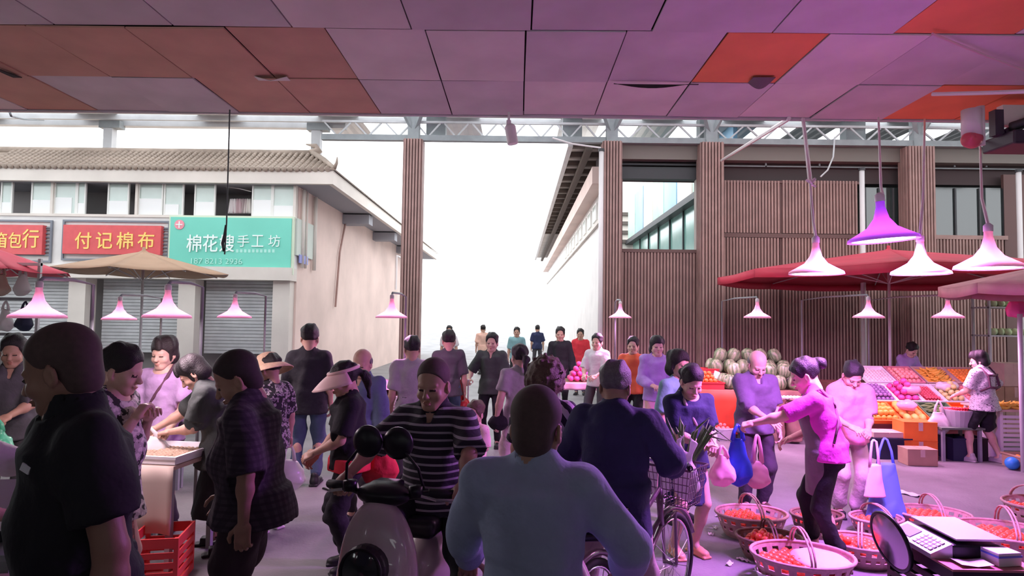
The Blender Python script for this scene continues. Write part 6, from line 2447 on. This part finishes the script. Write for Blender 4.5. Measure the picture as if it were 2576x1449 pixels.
# man in dark checked shirt and shorts
P = person('man in a dark checked shirt and brown shorts in the left foreground', at(645, 3.6, 1100), 98, 1.71, .0125, 'tan', ('buzz', 'hair_stubble_dark'),
           dict(kind='shirt', mat=C['check'], sleeve=.52, loose=.040, hem=.13, flare=.03, neck='v', collar=True), ('shorts', C['shortsd'], .36, .035), lean=7, nod=24, hyaw=8, belly=.06, wide=1.08,
           L=(-.27, -.02, .80), R=(.24, .22, .86), head=1.18)

# straw hat woman
P = person('woman in a straw hat and black white floral top behind the checked shirt man', at(680, 5.85, 1050), 62, 1.55, .016, 'mid', ('short', 'hair_black'),
           dict(kind='t', mat=C['floral2'], sleeve=.46, loose=.03, hem=.14), ('trousers', C['floral2'], .93, .012), nod=12, R=(.30, .04, .80), hands=('relax', 'grip'), shoes=('shoe', 'shoe_white'))
ht = MB().lathe([(.20, .03), (.205, .035), (.15, .085), (.098, .105), (.092, .15), (.075, .20), (.04, .215), (.001, .218)], 28, cap=False).build('straw_hat', mat('straw', (.72, .52, .34), .8, noise=.15, nscale=30, bump=.3, bscale=120), P['root'], smooth=True, solid=.005)
ht.matrix_local = P['HM'] @ Matrix.Rotation(-.15, 4, 'X')
bag('clear plastic bag of vegetables carried by the straw hat woman', P['hand']['R'] + Vector((0, 0, .02)), .30, .46, P_white, dep=.7, full=1.0)

# tall dark man
person('tall person in black shirt and jeans behind the straw hat woman', at(775, 7.4, 1000), 10, 1.80, .018, 'mid', ('short', 'hair_black'),
       dict(kind='t', mat=C['black'], sleeve=.5, loose=.03, hem=.16), ('trousers', C['jeans'], .95), L=(-.22, .14, .85))

# visor woman
P = person('woman in a pink sun visor, black top and red waist bag', at(882, 5.0, 1100), 112, 1.56, .0145, 'mid', ('tail', 'hair_black'),
           dict(kind='t', mat=C['black'], sleeve=.44, loose=.03, hem=.08), ('trousers', C['black'], .97, .012), lean=4, nod=14, L=(-.06, .30, .98), R=(.16, .26, .92), hands=('relax', 'relax'))
vs = MB()
vs.quadgrid(lambda a, b: ((.088 + .105 * b) * math.sin((a - .5) * 3.3), -.012 + (.106 + .15 * b) * math.cos((a - .5) * 3.3), .125 - .085 * b ** 1.3), 24, 6)
vo = vs.build('sun_visor', mat('pink_visor', (.80, .55, .52), .5), P['root'], smooth=True, solid=.004)
vo.matrix_local = P['HM']
vb = MB().tube([(.090 * math.sin(a), -.012 + .112 * math.cos(a), .128) for a in [k * .2618 for k in range(24)]], .014, 6, closed=True).build('visor_band', MATS['pink_visor'], vo, smooth=True)
v = Vox((-.3, -.3, .75), (.3, .3, 1.1), .016)
v.slab((0, 0, .82), (0, 0, .93), (1, 0, 0), (0, 1, 0), (.218, .18), (.212, .178), k=.02).folds(.004, 3, 30)
vox_obj('red_sash', v, C['redbag'], P['root'])
bg = bag('red shopping bag behind the woman in the pink visor', P['WM'] @ Vector((-.05, -.24, 1.12)), .30, .42, C['redbag'], dep=.5, name='red_bag', handle=.08)

# old man blue shirt
person('old man in a blue denim shirt between visor woman and striped man', at(912, 6.1, 1000), 165, 1.60, .017, 'mid', ('ring', 'hair_grey'),
       dict(kind='shirt', mat=C['denimshirt'], sleeve=.9, loose=.035, hem=.16, neck='v', collar=True), ('trousers', C['charcoal'], .95), nod=10, hyaw=5)

# striped man on the scooter
fwd = Vector((-math.sin(R_(166)), math.cos(R_(166)), 0))
ml = Vector((S1[0] + .05, S1[1], 0)) - fwd * .28
P = person('man in a dark striped polo shirt sitting on the champagne scooter', (ml.x, ml.y, 0), 166, 1.72, .0125, 'tan', ('grey_buzz', 'hair_stubble'),
           dict(kind='polo', mat=C['stripe'], sleeve=.50, loose=.030, hem=.10, neck='v', collar=True, cmat=C['black']), ('trousers', C['black'], .95), lean=7, nod=6, wide=1.12, belly=.04,
           L=(-.33, .49, 1.04), R=(.33, .49, 1.04), hands=('bar', 'bar'), pz=.86, feet=((-.40, .34), (.30, .40, .36)), palm=((0, 0, 1), (0, 0, 1)), head=1.16,
           poles=((-1, -.3, -.4), (1, -.3, -.4)))

# man in the light blue shirt, seen from behind
P = person('man in a light blue shirt with cropped hair seen from behind, front centre', at(1345, 2.28, 1200), -6, 1.665, .011, 'tan', ('buzz', 'hair_stubble'),
           dict(kind='shirt', mat=C['blueshirt'], sleeve=.93, loose=.034, hem=.20, flare=.02, neck='', collar=True, fold=.016), ('trousers', C['charcoal'], .95), lean=4, nod=4, hyaw=-14, wide=1.06,
           L=(-.30, .36, .96), R=(.36, .30, 1.00), hands=('bar', 'bar'), feet=((-.30, .05), (.30, .05)), palm=((0, 0, 1), (0, 0, 1)), head=1.14, poles=((-1, -.4, -.5), (1, -.5, -.8)))

# background around the gap
person('person in a grey shirt behind the striped man head', at(1035, 7.5, 960), 20, 1.68, .02, 'mid', ('short', 'hair_black'), dict(kind='t', mat=C['greyt'], sleeve=.5), ('trousers', C['charcoal'], .95))
person('person in a dark top walking away behind the striped man', at(1128, 9.2, 930), 5, 1.72, .02, 'mid', ('short', 'hair_black'), dict(kind='t', mat=C['greyp'], sleeve=.5), ('trousers', C['jeans'], .95))
P = person('man in a dark shirt beside a bar hung with shopping bags', at(1236, 9.7, 980), 172, 1.68, .018, 'light', ('short', 'hair_black'),
           dict(kind='shirt', mat=C['darkgreen'], sleeve=.5, loose=.03, neck='v'), ('trousers', C['black'], .95), R=(.30, .26, 1.02), hands=('relax', 'bar'), L=(-.20, .16, .86))
x_, y_ = P['hand']['R'].x, P['hand']['R'].y
hc = thing('hand_cart', 'hand cart with a pale bar hung with bags beside the dark shirt man', 'cart', (x_ - .25, y_, 0))
MB().tube([(-.35, 0, 1.03), (.28, 0, 1.03)], .014, 8).build('push_bar', M_pipe, hc)
for s in (-.33, .26):
    MB().tube([(s, 0, 1.03), (s, .02, .18)], .012, 8).build('upright', M_steel_l, hc)
    MB().tube(ring_pts((s, .02, .10), .085, 20), .016, 6, closed=True).build('wheel', M_tyre, hc, smooth=True)
MB().box((-.34, -.02, .16), (.27, .45, .19)).build('platform', M_steel_l, hc)
bag('red bag hanging on the hand cart bar', Vector((x_ - .12, y_ - .03, 1.03)), .32, .50, P_red, dep=.6, vx=.018)
bag('beige bag hanging on the hand cart bar', Vector((x_ - .32, y_ - .03, 1.03)), .28, .42, mat('beige_bag', (.55, .48, .36), .7), dep=.6, vx=.018)
bag('white bag hanging lowest on the hand cart bar', Vector((x_ - .50, y_ - .02, 1.02)), .26, .48, P_white, dep=.6, vx=.018)
person('small child in a pink floral outfit in the middle of the crowd', at(1196, 6.3, 1060), 150, 1.06, .014, 'light', ('short', 'hair_brown'), dict(kind='t', mat=ramp_mat('pink_speckle', 'voronoi', [(0, (.55, .12, .12)), (.16, (.82, .58, .58))], scale=26), sleeve=.5, loose=.03),
       ('skirt', C['pinkset'], .45, .08), head=1.5, L=(-.12, .24, 1.0), R=(.12, .24, 1.0))
P = person('woman in a grey top with a black handbag, left of the curly haired woman', at(1306, 7.2, 980), 25, 1.62, .018, 'light', ('tail', 'hair_black'), dict(kind='t', mat=C['greyt'], sleeve=.36, loose=.025), ('trousers', C['paletrs'], .9, .01), L=(-.30, .0, .80))
bag('small black handbag at the hip of the woman in the grey top', P['WM'] @ Vector((-.26, .0, 1.10)), .22, .36, C['black'], dep=.5, name='handbag', vx=.014, handle=.2, fold=.003)
person('curly haired woman in a zebra print top behind the blue shirt man', at(1372, 4.4, 1000), -22, 1.62, .015, 'mid', ('curly', 'hair_brown'), dict(kind='t', mat=C['zebra'], sleeve=.45, loose=.035, hem=.14), ('trousers', C['black'], .95), R=(.28, .06, .82), nod=6, head=1.16)
person('dark clothed person standing at the street opening', at(1408, 13.2, 950), 175, 1.74, .022, 'mid', ('short', 'hair_black'), dict(kind='t', mat=C['black'], sleeve=.9), ('trousers', C['black'], .95))
person('person in a pale top and violet apron at the pink goods stall', at(1502, 11.1, 950), 150, 1.66, .02, 'light', ('short', 'hair_black'), dict(kind='t', mat=C['whitet'], sleeve=.5), ('trousers', C['greyp'], .95), L=(-.1, .3, 1.0), R=(.12, .3, 1.0))
P = person('seller in a pink apron and violet sleeves behind the navy jacket man', at(1652, 9.2, 980), 180, 1.68, .018, 'light', ('bob', 'hair_black'), dict(kind='t', mat=C['violet'], sleeve=.92, loose=.03), ('skirt', C['pinkapron'], .50, .03), L=(-.10, .26, 1.04), R=(.12, .26, 1.04))
person('shopper in an orange red vest beside the pink apron seller', at(1592, 10.2, 980), 160, 1.64, .02, 'light', ('short', 'hair_black'), dict(kind='t', mat=mat('cloth_orange_vest', (.75, .14, .06), .8), sleeve=.5), ('trousers', C['black'], .95))

# man in the navy hooded jacket with the bicycle
P = person('man in a navy hooded jacket holding the bicycle, seen from behind', (.575, 3.80), -22, 1.66, .013, 'tan', ('short', 'hair_grey'),
           dict(kind='hood', mat=C['jacket'], sleeve=.92, loose=.045, hem=.20, flare=.02, neck=''), ('trousers', C['khaki'], .95, .006), nod=6, lean=3, wide=1.05,
           R=(.30, .36, 1.06), L=(-.28, .36, 1.06), hands=('bar', 'bar'), feet=((-.22, 0), (.22, 0)), palm=((0, 0, 1), (0, 0, 1)), head=1.12)

# navy t-shirt woman
person('woman in a teal blouse half hidden behind the woman in the navy t-shirt', at(1706, 6.3, 980), -150, 1.62, .018, 'mid', ('bob', 'hair_black'), dict(kind='t', mat=C['teal'], sleeve=.5), ('trousers', C['charcoal'], .95))
P = person('woman in a navy t-shirt and skirt holding small fruit beside the bicycle', at(1726, 5.42, 1100), 196, 1.56, .0145, 'light', ('tail', 'hair_black'),
           dict(kind='t', mat=C['navy'], sleeve=.40, loose=.03, hem=.14, neck='wide'), ('skirt', C['navy'], .50, .05), nod=26, lean=6, hyaw=-8, wide=1.05,
           R=(.02, .32, 1.03), L=(-.06, .34, 1.04), hands=('pinch', 'pinch'), shoes=('shoe', 'shoe_orange'))
h = strap_around(P, mat('cloth_grey_strap', (.34, .28, .32), .8), 1, .016)
bag('pale pink bag hanging from the woman in the navy t-shirt', P['hand']['L'] + Vector((.05, -.04, .02)), .20, .30, P_pink, dep=.7, handle=.06)
mny = MB().quadgrid(lambda a, b: (-.05 + .1 * a, -.02 + .04 * b, .01 * math.sin(a * 5)), 6, 3).build('fruit_in_hand', mat('peach_small', (.80, .45, .35), .6), None, solid=.01)
mny.location = P['hand']['R'] + Vector((0, 0, .03))
tag(mny, 'small pale fruit piece in the navy t-shirt woman hand', 'fruit')

# old man in the purple shirt
P = person('bald old man in a purple short sleeved shirt receiving change', at(1897, 6.75, 1080), 184, 1.62, .0145, 'light', ('ring', 'hair_grey'),
           dict(kind='shirt', mat=C['purpleshirt'], sleeve=.45, loose=.045, hem=.10, neck='v', collar=True), ('trousers', C['darktrs'], .98, .012), nod=26, lean=4,
           R=(.02, .36, 1.02), L=(-.20, .16, .86), hands=('relax', 'flat'), shoes=('shoe', 'shoe_brown'))
OM = P
# vendor in magenta
P = person('vendor in a magenta t-shirt and grey apron reaching out to the old man', at(2085, 5.25, 1080), 66, 1.64, .0135, 'light', ('bun', 'hair_black'),
           dict(kind='t', mat=C['magenta'], sleeve=.46, loose=.020, hem=.06), ('trousers', C['black'], .86), lean=17, nod=12,
           L=(-.16, .66, 1.10), R=(.14, .30, .98), hands=('pinch', 'relax'), feet=((-.12, -.06), (.14, .14)), shoes=('sandal', 'shoe_brown'))
v = Vox((-.32, -.10, .40), (.32, .45, 1.42), .013)
q0 = P['P']
v.slab(q0 + Vector((0, .06, -.34)), q0 + Vector((0, .07, .02)), (1, 0, 0), (0, 1, 0), (.17, .125), (.175, .12), k=.02)
v.slab(q0 + Vector((0, .06, 0)), P['mid'] + P['up'] * .14 + P['fw'] * .05, (1, 0, 0), tuple(P['fw']), (.165, .10), (.12, .092), k=.02)
v.cut(P['P'] + Vector((0, -.02, 0)), (0, -1, .0))
v.folds(.004, 8, 24)
ap = vox_obj('apron', v, C['apron'], P['root'])
for s in (-1, 1):
    pts = [P['mid'] + P['up'] * .12 + P['rt'] * s * .10 + P['fw'] * .13, P['N'] - P['up'] * .02 + P['rt'] * s * .115 + P['fw'] * .06, P['N'] - P['up'] * .0 + P['rt'] * s * .11 - P['fw'] * .06, P['N'] - P['up'] * .16 + P['rt'] * s * .03 - P['fw'] * .130, P['mid'] + P['rt'] * -s * .12 - P['fw'] * .118, P['P'] + Vector((-s * .175, -.03, .10))]
    MB().tube(pts, .011, 6).build('apron_strap', C['strap'], ap, smooth=True)
mo = bag('blue plastic bag held between the old man and the vendor', P['hand']['L'] + Vector((-.02, .04, -.01)), .24, .50, P_blue, dep=.6, full=.9, handle=.10)
bag('pink bag with tomatoes hanging beside the vendor apron', P['hand']['R'] + Vector((-.22, -.06, .06)), .20, .44, P_pink, dep=.6, handle=.2)

# woman in pink with blue bag
P = person('woman in a pink outfit with head bowed and a blue shopping bag', at(2132, 6.55, 1050), 176, 1.55, .0145, 'light', ('short', 'hair_black'),
           dict(kind='t', mat=C['pinkset'], sleeve=.46, loose=.035, hem=.12), ('trousers', C['paletrs'], .92, .02), nod=34, lean=8, L=(-.08, .30, .98), R=(.10, .32, 1.02), hands=('grip', 'relax'), shoes=('sandal', 'shoe_black'))
tote('bright blue cloth bag hanging from the woman in pink', P['hand']['L'] + Vector((.12, -.08, -.02)), .38, .72, mat('blue_cloth_bag', (.12, .22, .80), .6))
tote('lavender pink bag overlapping the blue bag', P['hand']['L'] + Vector((-.04, -.18, -.02)), .22, .52, mat('lavender_bag', (.80, .50, .75), .6))

# woman with carrying straps
P = person('woman in a printed grey shirt with dark carrying straps and black shorts', at(2478, 9.2, 1050), 28, 1.54, .016, 'light', ('bob', 'hair_black'),
           dict(kind='t', mat=C['scribble'], sleeve=.46, loose=.045, hem=.12, flare=.03), ('shorts', C['black'], .40, .03), lean=5, nod=10, hyaw=25, wide=1.08,
           L=(-.16, .34, 1.0), R=(.32, .22, 1.05), feet=((-.20, .14), (.16, -.10)), shoes=('shoe', 'shoe_grey'))
for s in (-1, 1):
    N, up, fw, rt, md = P['N'], P['up'], P['fw'], P['rt'], P['mid']
    child_tube(P, 'carrying_strap', [N + rt * s * .12 + fw * .06 - up * .02, N + rt * s * .125 - fw * .05 + up * .01, N + rt * s * .115 - fw * .145 - up * .12, md + rt * s * .13 - fw * .160 - up * .0, md + rt * s * .20 - fw * .05 - up * .06], .018, C['strap'])
child_tube(P, 'carrying_strap', [N - rt * .115 - fw * .155 - up * .10, N - fw * .160 - up * .12, N + rt * .115 - fw * .155 - up * .10], .015, C['strap'])
child_tube(P, 'carrying_strap', [md - rt * .14 - fw * .160 + up * .0, md - fw * .172 - up * .02, md + rt * .14 - fw * .160 + up * .0], .018, C['strap'])

# sellers behind stalls
person('seller in a violet jacket bending behind the stepped stall', at(2268, 12.4, 930), 195, 1.60, .02, 'light', ('short', 'hair_black'), dict(kind='t', mat=C['violet'], sleeve=.92, loose=.035), ('trousers', C['charcoal'], .95), lean=24, nod=20, R=(-.05, .45, 1.05), L=(-.2, .4, 1.0))
P = person('stallholder in a dark grey polo shirt at the left edge', at(32, 5.7, 950), 205, 1.70, .0155, 'tan', ('short', 'hair_black'), dict(kind='polo', mat=C['greyp'], sleeve=.46, loose=.025, neck='v', collar=True), ('trousers', C['charcoal'], .95), nod=10, L=(-.06, .34, 1.04), R=(.14, .30, 1.04), hands=('grip', 'pinch'))
bag('green plastic bag in the hand of the stallholder', P['hand']['L'] + Vector((0, -.02, .02)), .28, .36, P_green, dep=.6, handle=.08)
P = person('vendor reaching in from beyond the left picture edge', at(-190, 2.95, 1080), -72, 1.62, .014, 'light', ('short', 'hair_black'), dict(kind='t', mat=C['whitet'], sleeve=.5), ('trousers', C['charcoal'], .95), lean=10, L=(-.06, .66, 1.15), R=(.14, .44, 1.04), hands=('grip', 'relax'))
bag('white plastic bag held over the scale at the left edge', P['hand']['L'] + Vector((.05, -.02, .03)), .22, .36, P_white, dep=.6, handle=.06)

# people further down the street, mostly small
for i, (u, d, yw, tm, bm_, lb_) in enumerate(((1130, 19, 180, 'whitet', 'jeans', 'person in a white shirt walking up the street'), (1215, 22, 10, 'peach', 'charcoal', 'person in a peach top walking down the street'),
                                              (1300, 18, 175, 'teal', 'black', 'person in a teal top in the middle of the street'), (1352, 24, 0, 'navy', 'greyp', 'person in navy far down the street'),
                                              (1460, 16.5, 170, 'redbag', 'jeans', 'person in a red top at the mouth of the street'))):
    person(lb_, at(u, d, 850), yw, 1.66, .028, 'mid', ('short', 'hair_black'), dict(kind='t', mat=C[tm], sleeve=.5), ('trousers', C[bm_], .95), group='street walkers')
